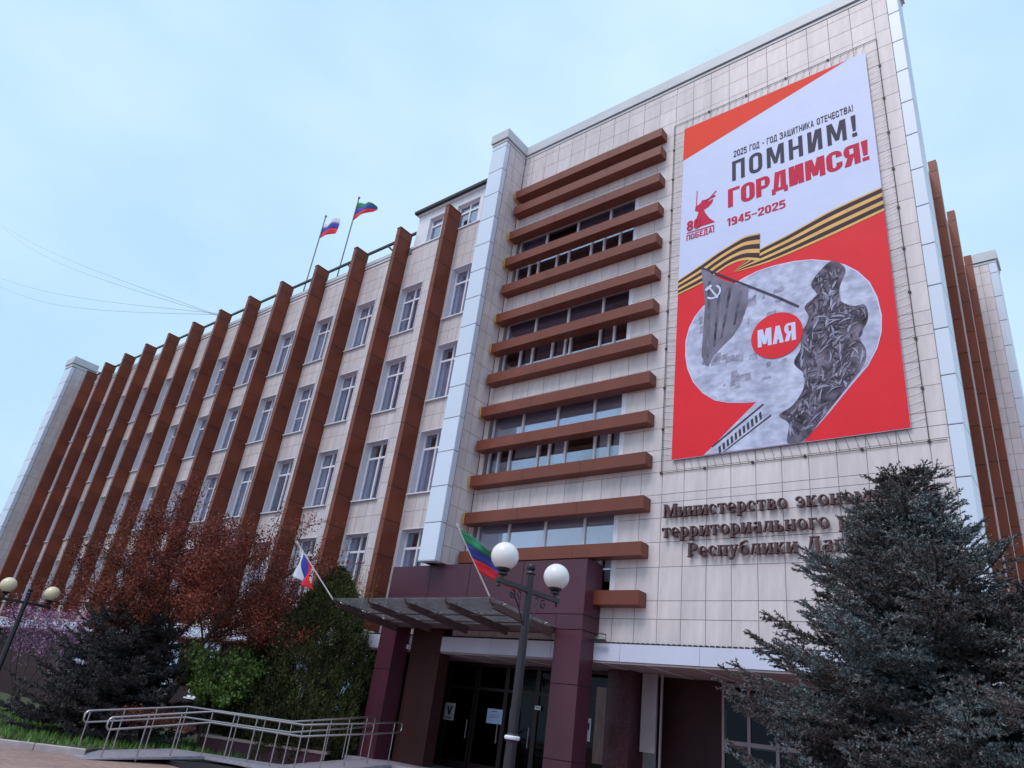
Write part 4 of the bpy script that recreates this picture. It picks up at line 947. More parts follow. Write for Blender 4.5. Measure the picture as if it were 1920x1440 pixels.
def line(txt, x0, x1, zb, zs):
    tot = 0; gl = []
    for ch in txt:
        if ch == ' ': gl.append((None, .46)); tot += .46; continue
        g, w_ = glyph(ch); gl.append((g, w_)); tot += w_ + .07
    sc = (x1 - x0) / tot; x = x0; i = 0
    for (g, w_), ch in zip(gl, txt):
        if g is not None:
            mb = MB()
            for j, q in enumerate(g.q):
                y = 15.47 - 0.0006 * (j % 23)
                pts = [(x + a * sc, zb + b * zs) for a, b in q]
                ar = sum(pts[k][0] * pts[(k + 1) % 4][1] - pts[(k + 1) % 4][0] * pts[k][1] for k in range(4))
                if ar < 0: pts = pts[::-1]
                mb.slab(pts, y, 15.555 + 0.0003 * (j % 23))
            o = mb.build('letter', M['letter'], None, origin=(x, 15.5, zb)); o.location = (x + 5.5, -0.02, zb - 5); o.parent = SG
            # four studs hold each letter off the wall
            sb = MB().box(w_ * sc * 0.3, 0.05, 0.05, w_ * sc * 0.3 + 0.02, 0.102, 0.07)
            so_ = sb.build('stud', M['black'], o)
            x += (w_ + .07) * sc
        else: x += w_ * sc
line('Министерство экономики и', -8.42, -2.46, 5.19 + 1.6, .325)
line('территориального развития', -8.45, -2.40, 4.69 + 1.6, .325)
line('Республики Дагестан', -7.76, -3.05, 4.20 + 1.6, .325)

# ================================================================ FLAGS
def flag(name, label, pole, r, cloth_fn, mats, poleM, cat='flag', group=None):
    e = empty(name, pole[0]); tag(e, label, cat, group)
    o = MB().tube([tuple(Vector(p) - Vector(pole[0])) for p in pole], r, 7).tube([tuple(Vector(pole[-1]) - Vector(pole[0])), tuple(Vector(pole[-1]) - Vector(pole[0]) + (Vector(pole[-1]) - Vector(pole[0])).normalized() * 0.08)], r * 1.8, 8).build('pole', poleM, e, smooth=False)
    nu, nv = 24, 12
    for b in range(3):
        mb = MB(); vs = []; fs = []
        for i in range(nu + 1):
            for j in range(nv // 3 + 1):
                v = (b * (nv // 3) + j) / nv; p = cloth_fn(i / nu, v); vs.append(tuple(Vector(p) - Vector(pole[0])))
        k = nv // 3 + 1
        for i in range(nu):
            for j in range(nv // 3): fs.append((i * k + j, (i + 1) * k + j, (i + 1) * k + j + 1, i * k + j + 1))
        o = mb.add(vs, fs).build('stripe', mats[b], e, smooth=True)
        sm = o.modifiers.new('solid', 'SOLIDIFY'); sm.thickness = 0.004
    return e
fy = 16.6
# roof flags
def roofflag(px, ztop, W_, H_, drop, wave, taper=0.0):
    def fn(u, v):
        return (px + 0.03 + u * W_, fy + wave * math.sin(u * 7 + v * 2) * (0.2 + u) - 0.15 * u, ztop - 0.10 - v * H_ * (1 - taper * u) - drop * u ** 1.2 - 0.10 * math.sin(u * 6.0) * u)
    return fn
flag('flag', 'white blue and red striped flag on the left roof pole', [(-30.46, fy, 20.1), (-30.46, fy, 25.80)], 0.035, roofflag(-30.46, 25.45, 1.65, 1.0, 0.42, 0.10), [M['f_white'], M['f_blue'], M['f_red']], M['pole'])
flag('flag', 'green blue and red striped flag on the right roof pole, tapering in the wind', [(-27.66, fy, 20.1), (-27.66, fy, 25.9)], 0.035, roofflag(-27.66, 25.7, 1.95, 1.15, 1.15, 0.12, 0.75), [M['f_green'], M['f_blue'], M['f_red']], M['pole'])
# canopy flags: slanted poles, cloth hanging from the upper part of the pole
def hangflag(tip, base, L_, drop, side, swing):
    tip, base = Vector(tip), Vector(base); d = (base - tip).normalized()
    def fn(u, v):
        # v runs down the pole (hoist), u away from it and downwards
        h0 = tip + d * (0.08 + v * L_)
        fall = Vector((side[0] * u, side[1] * u, -drop * u ** 1.15 * (0.75 + 0.25 * (1 - v))))
        wv = 0.10 * math.sin(v * 9 + u * 5) * u + 0.05 * math.sin(v * 17) * u
        return h0 + fall + Vector((wv * swing, wv, 0))
    return fn
b1 = (-10.93, 12.42, 4.20); t1 = (-11.52, 11.62, 5.66)
flag('flag', 'green blue and red striped flag slanting over the right canopy corner', [b1, t1], 0.018, hangflag(t1, b1, 1.05, 0.50, (0.98, 0.10), 0.35), [M['f_green'], M['f_blue'], M['f_red']], M['polelight'])
b2 = (-16.52, 12.42, 4.20); t2 = (-17.55, 11.60, 5.55)
flag('flag', 'white blue and red striped flag hanging limp over the left canopy corner', [b2, t2], 0.018, hangflag(t2, b2, 0.68, 0.85, (0.10, 0.10), 0.6), [M['f_white'], M['f_blue'], M['f_red']], M['polelight'])

# ================================================================ STREET LAMPS
def lamp(loc, label, globe, Lh, base_z=0.0, big=1.0, rz=0.0):
    e = empty('street_lamp', loc); tag(e, label, 'street lamp', 'two globe street lamps'); e.rotation_euler.z = rz
    H_ = 3.87 - 0.0; z0 = base_z
    prof = [(0.0, z0), (0.16, z0), (0.16, z0 + 0.08), (0.12, z0 + 0.14), (0.10, z0 + 0.5), (0.085, z0 + 0.9), (0.075, 1.50), (0.095, 1.53), (0.095, 1.57), (0.07, 1.60), (0.062, 2.6), (0.055, 3.62), (0.055, 3.74), (0.075, 3.76), (0.06, 3.79), (0.045, 3.80)]
    MB().lathe([(r * big, z) for r, z in prof], n=16).build('post', M['post'], e, smooth=False)
    MB().lathe([(0.0 + 0.068 * math.sin(math.pi * i / 8), 3.85 - 0.068 * math.cos(math.pi * i / 8)) for i in range(9)], n=12).build('finial', M['post'], e, smooth=True)
    MB().lathe([(0.098, 1.525), (0.108, 1.54), (0.108, 1.56), (0.098, 1.575)], n=16).build('collar', M['sill'], e)
    bevel(MB().box(-0.035, -Lh - 0.10, 3.475, 0.035, Lh + 0.10, 3.545).build('arm', M['post'], e), 0.006)
    for s in (-1, 1):
        pts = []
        for i in range(15):
            t = i / 14; y = s * (0.06 + 0.36 * t); z = 3.02 + 0.38 * math.sin(t * math.pi * 0.5); pts.append((0, y, z))
        cc = [(0, s * (0.42 + 0.0) - s * 0.075 * (1 - math.cos(a)) * 1.0 * (1 - a / 12) - s * 0, 3.40 - 0.0 - 0.075 * math.sin(a) * (1 - a / 12)) for a in np.linspace(0, 5.0, 14)]
        MB().tube(pts + [(0, y, z) for _, y, z in cc[1:]], 0.011, 6).tube([(0, s * 0.20, 3.34), (0, s * 0.26, 3.42), (0, s * 0.22, 3.46), (0, s * 0.18, 3.43)], 0.009, 5).build('scroll', M['post'], e)
        MB().lathe([(0.028, 3.545), (0.028, 3.585), (0.075, 3.60), (0.075, 3.625), (0.055, 3.635), (0.10, 3.665), (0.105, 3.69), (0.08, 3.70)], 0, s * Lh, 16).build('lamp_holder', M['post'], e)
        MB().lathe([(0.0, 3.50), (0.02, 3.48), (0.028, 3.44), (0.0, 3.41)], 0, s * (Lh + 0.06), 8).build('drop', M['post'], e)
        r = 0.2; zc = 3.86 + 0.0
        gl = MB().lathe([(max(0.0001, r * math.sin(math.pi * i / 20)), zc - r * math.cos(math.pi * i / 20)) for i in range(21)], 0, s * Lh, 28).build('globe', globe, e, smooth=True)
    return e
lamp((-6.80, 8.54, 0), 'black iron street lamp with two white globes in front of the entrance portal', M['globe'], 0.64)
lamp((-23.3, 7.45, -0.40), 'black iron street lamp with two cream globes at the left edge by the purple shrub', M['globe2'], 0.56)

# ================================================================ ACCESS RAMP
RP = empty('access_ramp', (-17, 11, 0)); tag(RP, 'zigzag wheelchair ramp with grey metal deck and stainless steel handrails', 'ramp')
O_ = Vector((-17, 11, 0))
near = [Vector((-17.4, 8.1, .83)), Vector((-17.4, 10.37, 1.17)), Vector((-15.2, 11.4, 1.17)), Vector((-15.4, 14.4, 1.47))]
far = [Vector((-18.62, 8.10, .86)), Vector((-18.62, 10.38, 1.18)), Vector((-16.40, 11.95, 1.18)), Vector((-16.45, 14.35, 1.50))]
def deck(name, pts, drop=0.94, th=0.07):
    vs = [(p.x - O_.x, p.y - O_.y, max(0.012, p.z - drop)) for p in pts]; n = len(vs)
    vs2 = [(x, y, max(z - th, 0.001)) for x, y, z in vs]
    MB().add(vs + vs2, [tuple(range(n)), tuple(range(2 * n - 1, n - 1, -1))] + [(i, i + n, (i + 1) % n + n, (i + 1) % n) for i in range(n)]).build(name, M['ramp'], RP)
e_ = 0.10
deck('deck', [Vector((-17.3, 7.75, 0.95)), Vector((-17.3, 10.40, 1.17)), Vector((-18.72, 10.40, 1.17)), Vector((-18.72, 7.75, 0.95))])
deck('deck', [Vector((-17.3, 10.41, 1.17)), Vector((-15.1, 11.35, 1.17)), Vector((-15.1, 11.9, 1.17)), Vector((-16.5, 12.0, 1.17)), Vector((-18.72, 10.41, 1.17))])
deck('deck', [Vector((-15.1, 11.91, 1.17)), Vector((-15.3, 14.44, 1.45)), Vector((-16.5, 14.44, 1.45)), Vector((-16.5, 12.01, 1.17))])
box('deck_support', M['black'], RP, -17.5 + 17, 9.6 - 11, 0.01, -15.2 + 17, 11.2 - 11, 0.10)
for path, nposts in ((near, (3, 4, 4)), (far, (3, 4, 4))):
    m = MB(); r_ = 0.024
    lo = [p - Vector((0, 0, 0.24)) for p in path]
    st_ = (path[0] - path[1]).normalized() * 0.12; en = (path[-1] - path[-2]).normalized() * 0.12
    s0 = path[0] + st_ * 0.3; e0 = path[-1] + en * 2
    top = [tuple(p - O_) for p in [s0 + Vector((0, 0, -0.05))] + path + [e0]]
    loop = [s0 + Vector((0, 0, -.24)), s0 + st_ * .5 + Vector((0, 0, -.18)), s0 + st_ * .5 + Vector((0, 0, -.06)), s0] + path + [e0, e0 + en * .4 + Vector((0, 0, -.05)), e0 + en * .4 + Vector((0, 0, -.19)), e0 + Vector((0, 0, -.24))] + lo[::-1] + [s0 + Vector((0, 0, -.24))]
    m.tube([tuple(p - O_) for p in loop], r_, 8, caps=False)
    hr = m.build('handrail', M['stainless'], RP, smooth=True)
    for s in range(3):
        a, b = path[s], path[s + 1]; L_ = (b - a).length; n_ = nposts[s]
        for i in range(n_ + (1 if s == 2 else 0)):
            p = a.lerp(b, i / n_) if not (s == 0 and i == 0) else a
            foot = max(0.012, p.z - 0.94) if s > 0 or i > 0 else 0.012
            q = p - O_
            MB().tube([(q.x, q.y, foot), (q.x, q.y, q.z)], 0.017, 7).build('post', M['stainless'], hr)

# planter between ramp and trees
PL = empty('planter', (-19, 13.4, 0)); tag(PL, 'low maroon stone planter with a pink coping behind the ramp', 'planter')
pp = [(-20.2, 11.9), (-17.4, 13.95), (-18.4, 15.2), (-21.3, 13.4)]
prism([(x + 19, y - 13.4) for x, y in pp], 0.0, 0.46).build('planter_wall', M['portal'], PL)
for i in range(4):
    a, b = Vector(pp[i]), Vector(pp[(i + 1) % 4]); d = (b - a).normalized(); n_ = Vector((-d.y, d.x)); e1 = 0.05
    q = [a - d * e1 - n_ * 0.05, b + d * e1 * 0 - n_ * 0.05, b + n_ * 0.22 - d * 0.23, a + n_ * 0.22 + d * .0]
    prism([(v.x + 19, v.y - 13.4) for v in q], 0.462 + 0.002 * i, 0.53 + 0.002 * i).build('coping', M['cream'], PL)
prism([(x * 0.93 + 19 * 1 - (1 - 0.93) * 19.3, y * 0.93 - 13.4 + 0.07 * 13.6) for x, y in pp], 0.461, 0.49).build('soil', M['soil'], PL)

# ================================================================ PLANTS
def frames(D):
    D = D / np.linalg.norm(D, axis=1, keepdims=True); ref = np.tile(np.array([0, 0, 1.0]), (len(D), 1)); ref[np.abs(D[:, 2]) > 0.9] = (1, 0, 0)
    A = np.cross(D, ref); A /= np.linalg.norm(A, axis=1, keepdims=True); return D, A, np.cross(A, D)
def sticks(P, Q, r0, r1, n=3):
    """tapered prisms from P to Q"""
    D, A, C = frames(Q - P); m = len(P); tris = []
    an = [2 * math.pi * k / n for k in range(n)]
    ring0 = [P + (A * math.cos(a) + C * math.sin(a)) * r0[:, None] for a in an]; ring1 = [Q + (A * math.cos(a) + C * math.sin(a)) * r1[:, None] for a in an]
    for k in range(n):
        j = (k + 1) % n; tris.append(np.stack([ring0[k], ring0[j], ring1[j]], 1)); tris.append(np.stack([ring0[k], ring1[j], ring1[k]], 1))
    return np.concatenate(tris)
def needles(P, Q, dens, ln, wdt):
    """bottle-brush needles along segments P->Q"""
    L_ = np.linalg.norm(Q - P, axis=1); cnt = np.maximum(3, (L_ * dens).astype(int)); idx = np.repeat(np.arange(len(P)), cnt); n = len(idx)
    D, A, C = frames(Q - P); t = RNG.uniform(0, 1, n); th = RNG.uniform(0, 2 * math.pi, n); p = P[idx] + (Q - P)[idx] * t[:, None]
    rad = A[idx] * np.cos(th)[:, None] + C[idx] * np.sin(th)[:, None]; dr = D[idx] * RNG.uniform(0.5, 1.0, n)[:, None] + rad
    dr /= np.linalg.norm(dr, axis=1, keepdims=True); l = ln * RNG.uniform(0.7, 1.2, n) * (1 - 0.3 * t)
    sd_ = np.cross(dr, rad + RNG.normal(0, .6, (n, 3))); sd_ /= np.linalg.norm(sd_, axis=1, keepdims=True) + 1e-9
    return np.stack([p - sd_ * wdt, p + sd_ * wdt, p + dr * l[:, None]], 1)

def spruce(loc, Ht, Rm, label, m, zlow=0.3, dens=130, nwh=24, ln=0.030, wdt=0.0035, shape=0.8, group=None, seed=3, step=0.13, nb0=7):
    rg = np.random.default_rng(seed)
    e = empty('spruce_tree', loc); tag(e, label, 'spruce', group)
    MB().tube([(0, 0, 0), (0, 0, Ht * 0.5), (0, 0, Ht - 0.05)], [0.05 + Ht * 0.016, 0.03 + Ht * 0.008, 0.012], 8).build('trunk', M['bark'], e)
    BP_, BQ, TP, TQ = [], [], [], []
    zs = zlow + (Ht - zlow - 0.25) * (np.linspace(0, 1, nwh) ** 0.95)
    for wi, z in enumerate(zs):
        fr = (z - zlow) / (Ht - zlow); Rz = Rm * (1 - fr) ** shape * (1 - 0.3 * fr ** 3) + 0.06
        nb_ = nb0 + int(3 * (1 - fr)); ph = rg.uniform(0, 6.28)
        for b in range(nb_):
            az = ph + 2 * math.pi * b / nb_ + rg.normal(0, .2); Lb = Rz * rg.uniform(0.62, 1.16); zz = z + rg.normal(0, 0.07)
            el = 0.15 + 0.75 * fr ** 1.5; nseg = max(4, int(Lb / step)); pts = []
            for i in range(nseg + 1):
                t = i / nseg; r = Lb * t
                dz = r * math.tan(el * 0.6) * 0.5 - 0.20 * Lb * t * (1 - fr) + 0.22 * Lb * t ** 3
                pts.append(np.array([math.cos(az + 0.12 * math.sin(3 * t)) * r, math.sin(az + 0.12 * math.sin(3 * t)) * r, zz + dz]))
            pts = np.array(pts)
            BP_.append(pts[:-1]); BQ.append(pts[1:]); kk = int(nseg * 0.35); TP.append(pts[kk:-1]); TQ.append(pts[kk + 1:])
            if True:
                i0 = int(nseg * 0.12); TP.append(pts[-2:-1]); TQ.append(pts[-1:] + (pts[-1:] - pts[-2:-1]) * 0.6)
                dirv = (pts[-1] - pts[0]); dirv /= np.linalg.norm(dirv); side = np.cross(dirv, (0, 0, 1.0)); side /= np.linalg.norm(side)
                for i in range(max(1, i0), nseg + 1):
                    t = i / nseg; tl = (0.12 + 0.55 * min(1, Lb) * (1 - t) ** 0.8 * min(1.0, 0.35 + t * 1.6)) * rg.uniform(0.7, 1.2); tl = min(tl, 0.75)
                    for s in (-1, 1):
                        d = dirv * rg.uniform(0.55, 1.0) + side * s * rg.uniform(0.6, 1.0) + np.array([0, 0, rg.normal(0.02, 0.18)]); d /= np.linalg.norm(d)
                        q = pts[i] + d * tl; mid_ = pts[i] + d * tl * 0.5
                        TP.append(pts[i][None]); TQ.append(mid_[None]); TP.append(mid_[None]); TQ.append((q + np.array([0, 0, 0.06 * tl]))[None])
                        if tl > 0.2:
                            for f in (0.35, 0.6, 0.8):
                                for s2 in (-1, 1):
                                    d2 = d * rg.uniform(0.6, 1) + np.cross(d, (0, 0, 1)) * s2 * rg.uniform(.5, .9) + np.array([0, 0, rg.normal(0.06, 0.2)]); d2 /= np.linalg.norm(d2)
                                    p_ = pts[i] + d * tl * f; TP.append(p_[None]); TQ.append((p_ + d2 * tl * rg.uniform(0.25, 0.45))[None])
                    if rg.random() < 0.35:
                        d = dirv * 0.6 + np.array([0, 0, rg.uniform(0.2, 0.5)]) + rg.normal(0, .15, 3); d /= np.linalg.norm(d)
                        TP.append(pts[i][None]); TQ.append((pts[i] + d * tl * 0.5)[None])
    BPa, BQa = np.concatenate(BP_), np.concatenate(BQ); TPa, TQa = np.concatenate(TP), np.concatenate(TQ)
    # leader shoots
    top = np.array([[0, 0, Ht - 0.35]]); lead = np.array([[0, 0, Ht]]); TPa = np.concatenate([TPa, top]); TQa = np.concatenate([TQa, lead])
    V_ = np.concatenate([sticks(BPa, BQa, np.full(len(BPa), .012), np.full(len(BPa), .009)), sticks(TPa, TQa, np.full(len(TPa), .005), np.full(len(TPa), .003))])
    tri_obj('branches', V_, M['twig'], e)
    W_ = needles(TPa, TQa, dens, ln, wdt); tri_obj('needles', W_, m, e)
    print('SPRUCE', label[:20], len(V_), len(W_))
    return e
spruce((-1.9, 9.5, 0), 5.15, 2.85, 'tall blue grey spruce hiding the end of the wall lettering', M['spruce'], dens=125, ln=0.045, wdt=0.0095, shape=0.72, group='spruces at the right', seed=4, nwh=28, step=0.12, nb0=9)
spruce((0.75, 8.4, 0), 4.15, 2.75, 'lower blue grey spruce at the right edge of the photo', M['spruce'], dens=110, ln=0.045, wdt=0.0092, shape=0.66, group='spruces at the right', seed=9, nwh=19, step=0.13, nb0=9)
spruce((-21.9, 9.9, 0.1), 3.5, 2.6, 'broad dark spruce under the red brown tree at the left', M['spruce2'], dens=55, ln=0.08, wdt=0.018, shape=0.6, seed=12, nwh=18, step=0.17, nb0=9)

def leaves(P, size, rg, flat=None, up=0.0):
    n = len(P); a = rg.normal(0, 1, (n, 3)); a[:, 2] += up; a /= np.linalg.norm(a, axis=1, keepdims=True); b = rg.normal(0, 1, (n, 3)); b = np.cross(a, b); b /= np.linalg.norm(b, axis=1, keepdims=True)
    s = size * rg.uniform(0.6, 1.3, n)[:, None]
    return np.stack([P - b * s * 0.45, P + b * s * 0.45, P + a * s], 1)

def branching(name, loc, label, cat, Ht, Rx, Ry, leafm, twigm, stems=5, depth=4, kids=5, leafn=20, leafs=0.05, seed=1, lean=(0, 0), leafprob=1.0, spread=0.55, up=0.25, trunk_r=0.09, crown_lo=0.25, trunk_h=0.4, leafscat=0.06):
    rg = np.random.default_rng(seed); e = empty(name, loc); tag(e, label, cat)
    segs = []; tips = []
    def grow(p, d, L_, r, lev):
        n = 4; q = p
        for i in range(n):
            d2 = d + rg.normal(0, 0.10, 3) + np.array([0, 0, up * 0.1]); d2 /= np.linalg.norm(d2); q2 = q + d2 * L_ / n
            segs.append((q, q2, r * (1 - i / n * .4), r * (1 - (i + 1) / n * .4), lev)); 
            if lev >= depth - 1: tips.append((q, q2))
            if lev < depth and i >= 1:
                for k in range(max(1, kids // 2) if i < n - 1 else kids - 2):
                    t = rg.normal(0, 1, 3); t -= d2 * t.dot(d2); t /= np.linalg.norm(t)
                    nd = d2 * (1 - spread * rg.uniform(.5, 1)) + t * spread * rg.uniform(.7, 1.3) + np.array([0, 0, up * 0.3]); nd /= np.linalg.norm(nd)
                    grow(q2, nd, L_ * rg.uniform(0.48, 0.72), r * 0.5, lev + 1)
            q, d = q2, d2
    base = np.array([0, 0, 0.0])
    for s in range(stems):
        az = 2 * math.pi * s / stems + rg.uniform(-.3, .3); d = np.array([math.cos(az) * rg.uniform(.3, .75), math.sin(az) * rg.uniform(.3, .75), 1.0]); d /= np.linalg.norm(d)
        b0 = base + np.array([math.cos(az), math.sin(az), 0]) * 0.05
        b1 = b0 + np.array([0, 0, trunk_h]) + d * 0.1; segs.append((b0, b1, trunk_r, trunk_r * .85, 0))
        grow(b1, d, Ht * 0.34, trunk_r * 0.7, 1)
    P = np.array([s_[0] for s_ in segs]); Q = np.array([s_[1] for s_ in segs]); r0 = np.array([s_[2] for s_ in segs]); r1 = np.array([s_[3] for s_ in segs]); lev = np.array([s_[4] for s_ in segs])
    # squeeze into the wanted crown envelope
    allp = np.concatenate([P, Q]); mz = np.percentile(allp[:, 2], 99.5); mxx = np.percentile(np.abs(allp[:, 0]), 98.5); mxy = np.percentile(np.abs(allp[:, 1]), 98.5)
    def fit(A):
        A = A.copy(); t = np.clip(A[:, 2] / mz, 0, 1); A[:, 0] = A[:, 0] / mxx * Rx + lean[0] * t; A[:, 1] = A[:, 1] / mxy * Ry + lean[1] * t; A[:, 2] = A[:, 2] / mz * Ht; return A
    P, Q = fit(P), fit(Q)
    big = lev <= 1; tri_obj('trunk', sticks(P[big], Q[big], r0[big], r1[big], 6), M['bark'], e)
    sm = ~big; tri_obj('branches', sticks(P[sm], Q[sm], np.maximum(r0[sm], .004), np.maximum(r1[sm], .003), 3), twigm, e)
    if leafn:
        T = np.array([t_[0] for t_ in tips]); U = np.array([t_[1] for t_ in tips]); T, U = fit(T), fit(U)
        k = rg.random(len(T)) < leafprob; T, U = T[k], U[k]; T = T[T[:, 2] > -9]
        idx = np.repeat(np.arange(len(T)), leafn); t = rg.uniform(0, 1.15, len(idx))[:, None]; LP = T[idx] + (U[idx] - T[idx]) * t + rg.normal(0, leafscat, (len(idx), 3))
        LP = LP[LP[:, 2] > Ht * crown_lo * rg.uniform(0.6, 1.2, len(LP))]
        tri_obj('foliage', leaves(LP, leafs, rg), leafm, e)
        print('TREE', label[:20], len(P), len(LP))
    return e
branching('red_tree', (-21.7, 11.1, 0.1), 'spreading tree with fine red brown buds in front of the brown fins', 'tree', 6.5, 4.0, 3.6, M['redleaf'], M['twig'], stems=5, depth=4, kids=4, leafn=17, leafs=0.052, seed=21, lean=(-0.5, -0.1), trunk_r=0.10, crown_lo=0.22, leafscat=0.10)
branching('purple_shrub', (-29.6, 10.3, 0.1), 'leafless shrub with purple pink twigs at the far left', 'shrub', 3.6, 1.9, 1.9, M['purple'], M['purpletwig'], stems=6, depth=3, kids=5, leafn=4, leafs=0.06, seed=5, trunk_r=0.03, crown_lo=0.1)
branching('green_bush', (-20.2, 11.9, 0.2), 'bright green leafy bush behind the middle of the ramp', 'bush', 2.5, 1.15, 1.15, M['greenleaf'], M['twig'], stems=6, depth=3, kids=4, leafn=14, leafs=0.075, seed=8, trunk_r=0.02, crown_lo=0.1, up=0.6)
branching('ochre_shrub', (-18.9, 15.0, 0.1), 'thin bare shrub with ochre twigs behind the left canopy corner', 'shrub', 5.7, 0.6, 0.5, M['yellowtwig'], M['yellowtwig'], stems=3, depth=3, kids=4, leafn=2, leafs=0.05, seed=15, trunk_r=0.03, crown_lo=0.3, up=0.8)
branching('planter_shrub', (-18.6, 14.1, 0.48), 'small green shrub growing in the maroon planter', 'shrub', 0.55, 0.6, 0.5, M['greenleaf'], M['twig'], stems=5, depth=2, kids=4, leafn=14, leafs=0.06, seed=18, trunk_r=0.008, crown_lo=0.05)
branching('bare_shrub', (-19.6, 9.9, 0.1), 'low bare brown shrub behind the ramp handrail', 'shrub', 0.9, 0.8, 0.9, M['redleaf'], M['twig'], stems=6, depth=3, kids=4, leafn=2, leafs=0.04, seed=28, trunk_r=0.01, crown_lo=0.05)

def thuja(loc, Ht, Rm, label, seed=2):
    rg = np.random.default_rng(seed); e = empty('thuja_tree', loc); tag(e, label, 'conifer')
    MB().tube([(0, 0, 0), (0, 0, Ht * 0.9)], [0.08, 0.02], 8).build('trunk', M['bark'], e)
    def rad(z, az):
        t = z / Ht; r = Rm * (np.sin(np.clip((t * 0.93 + 0.07), 0, 1) ** 0.62 * math.pi) ** 0.75)
        return r * (1 + 0.10 * np.sin(az * 3 + z * 2.1) + 0.07 * np.sin(az * 7 - z * 4))
    n = 3300; z = Ht * rg.random(n) ** 0.95; az = rg.uniform(0, 6.283, n); rr = rad(z, az) * rg.uniform(0.55, 1.08, n) ** 0.6
    C = np.stack([np.cos(az) * rr, np.sin(az) * rr, z], 1)
    outw = np.stack([np.cos(az) * 0.6, np.sin(az) * 0.6, np.full(n, 0.9)], 1)
    k = 34; idx = np.repeat(np.arange(n), k); t = rg.uniform(0, 1, (len(idx), 1)); P = C[idx] + outw[idx] * t * 0.20 + rg.normal(0, 0.055, (len(idx), 3))
    a = outw[idx] + rg.normal(0, .35, (len(idx), 3)); a /= np.linalg.norm(a, axis=1, keepdims=True); b = np.cross(a, rg.normal(0, 1, (len(idx), 3))); b /= np.linalg.norm(b, axis=1, keepdims=True)
    s = rg.uniform(0.04, 0.09, (len(idx), 1)); V_ = np.stack([P - b * s * .28, P + b * s * .28, P + a * s], 1); V_ = V_[V_[:, 2, 2] > 0.02]
    tri_obj('foliage', V_, M['thuja'], e); return e
thuja((-18.9, 14.2, 0.1), 5.25, 1.55, 'dense dark green conical thuja left of the entrance canopy')
thuja((-20.9, 13.6, 0.1), 3.3, 1.15, 'shorter dark thuja behind the green bush', seed=6)

# ================================================================ SMALL THINGS
def notice(name, x0, z0, x1, z1, y, m, label, cat, marks=()):
    o = MB().box(x0, y, z0, x1, y + 0.006, z1).build(name, m, None, origin=((x0 + x1) / 2, y, z0)); tag(o, label, cat, 'notices on the entrance doors')
    for (a, b, c, d) in marks:
        mb = MB().box(x0 + (x1 - x0) * a, y - 0.002, z0 + (z1 - z0) * b, x0 + (x1 - x0) * c, y - 0.0005, z0 + (z1 - z0) * d).build('print', M['ink'], None, origin=((x0 + x1) / 2, y, z0)); mb.location = (0, 0, 0); mb.parent = o
    return o
n1 = notice('notice', -16.2 + .02, 1.72, -15.78, 2.18, 17.0, M['paper'], 'tall white notice with a dark V mark left of the doors', 'notice', [(.2, .12, .8, .17)])
vv = MB().slab([(-.12, .38), (-.05, .38), (.0, .22), (.05, .38), (.12, .38), (.03, .14), (-.03, .14)][::-1], -0.004, -0.001).build('mark', M['ink'], n1)
n2 = notice('notice', -14.68, 1.78, -14.12, 2.16, 17.18, M['paperblue'], 'pale blue notice sheet on the middle door pane', 'notice', [(.3, .8, .7, .84), (.15, .6, .85, .62), (.15, .5, .85, .52), (.15, .4, .8, .42)])
n3 = notice('notice', -13.86, 1.72, -13.55, 2.22, 17.18, M['paper'], 'narrow white notice partly behind the lamp post', 'notice', [(.2, .7, .8, .75), (.5, .5, .9, .72), (.2, .15, .8, .2), (.2, .3, .8, .34)])
n4 = notice('notice', -13.02, 2.26, -12.82, 2.36, 17.18, M['paper'], 'tiny white label high on the right door pane', 'notice', [(.15, .4, .85, .6)])
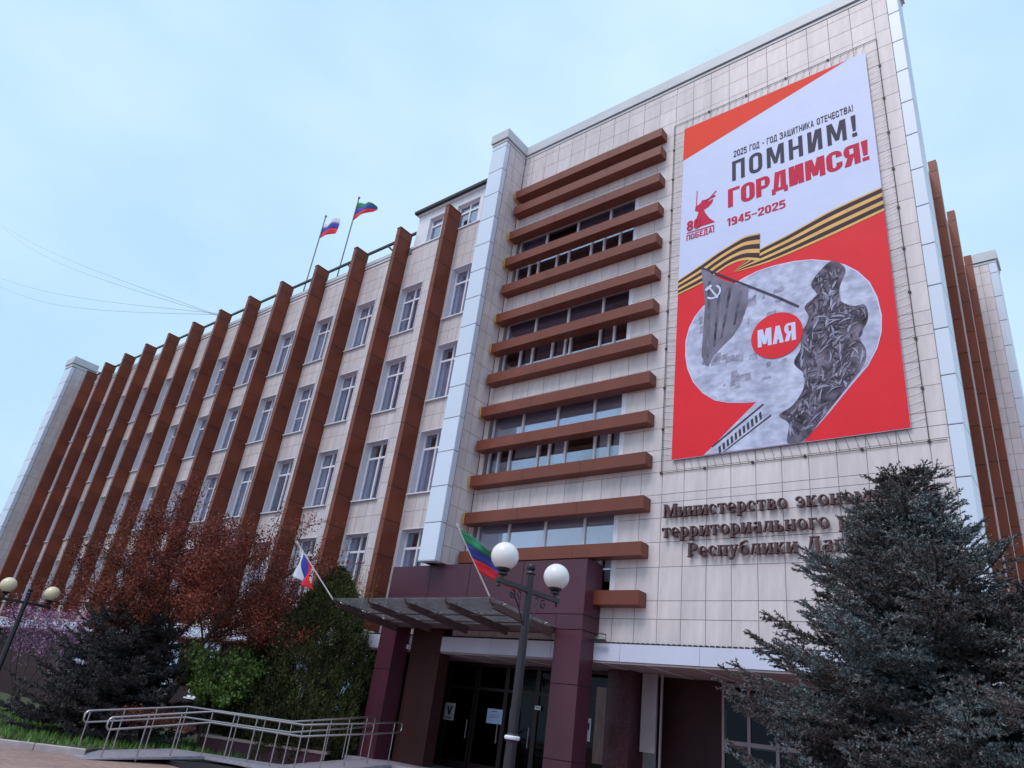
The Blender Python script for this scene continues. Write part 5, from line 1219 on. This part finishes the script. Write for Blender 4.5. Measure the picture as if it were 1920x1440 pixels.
n5 = notice('notice', -10.60, 1.66, -10.48, 2.16, 16.1, M['paper'], 'narrow white plate between portal column and granite pillar', 'notice', [(.3, .5, .7, .8)])
dvc = MB().box(-16.62, 15.36, 3.42, -16.44, 15.44, 3.53).build('alarm_box', M['paper'], None, origin=(-16.5, 15.4, 3.45)); tag(dvc, 'small white alarm box high on the brown pier under the canopy', 'alarm box')
MB().lathe([(0.0, 0), (0.02, 0), (0.02, 0.02), (0, 0.02)], n=8).build('lens', M['black'], dvc, (-0.02, -0.06, 0.02)).rotation_euler = (R(90), 0, 0)
bk = MB().tube([(-10.1, 15.3, 3.86), (-9.72, 15.3, 3.86), (-9.72, 15.3, 3.98), (-10.1, 15.3, 4.03)], 0.014, 6).box(-10.09, 15.28, 3.80, -9.72, 15.36, 3.845).build('sign_bracket', M['black'], None, origin=(-10, 15.3, 3.9)); tag(bk, 'small black bracket sticking out right of the entrance portal', 'bracket')

# overhead cables on the left
def cable(p, q, s, label):
    o = MB().tube(sag(p, q, 24, s), 0.013, 5).build('overhead_cable', M['pole'], None, origin=p); tag(o, label, 'cable', 'overhead cables over the left sky')
E1 = (-37.9, 16.2, 21.4)
cable((-158, 20, 78.3), (-37.9, 16.3, 21.2), 0.9, 'highest thin cable slanting down from the left edge of the sky')
cable((-158, 20.35, 77.9), (-37.8, 16.3, 21.15), 1.6, 'thin cable sagging just below the highest one')
cable((-131, 20, 56.6), (-37.1, 16.3, 21.15), 0.8, 'upper one of the two lower cables in the left sky')
cable((-131, 20.35, 55.3), (-37.0, 16.3, 21.12), 1.4, 'lowest thin cable in the left sky')

# a red roofed house far beyond the left end
hs = empty('distant_house', (-150, 36, 0)); tag(hs, 'distant pale house with a red roof at the left edge', 'house')
MB().box(-9, 0, 0, 3, 9, 21).build('wall', M['plaster'], hs)
MB().slab([(-9.5, 21.01), (3.5, 21.01), (-3, 25)], -0.5, 9.5).build('roof', M['redroof'], hs)
for i in range(4):
    for j in range(3): MB().box(-7.8 + i * 2.8, -0.03, 6 + j * 5, -6.6 + i * 2.8, 0.05, 8 + j * 5).build('window', M['b_dark'], hs)
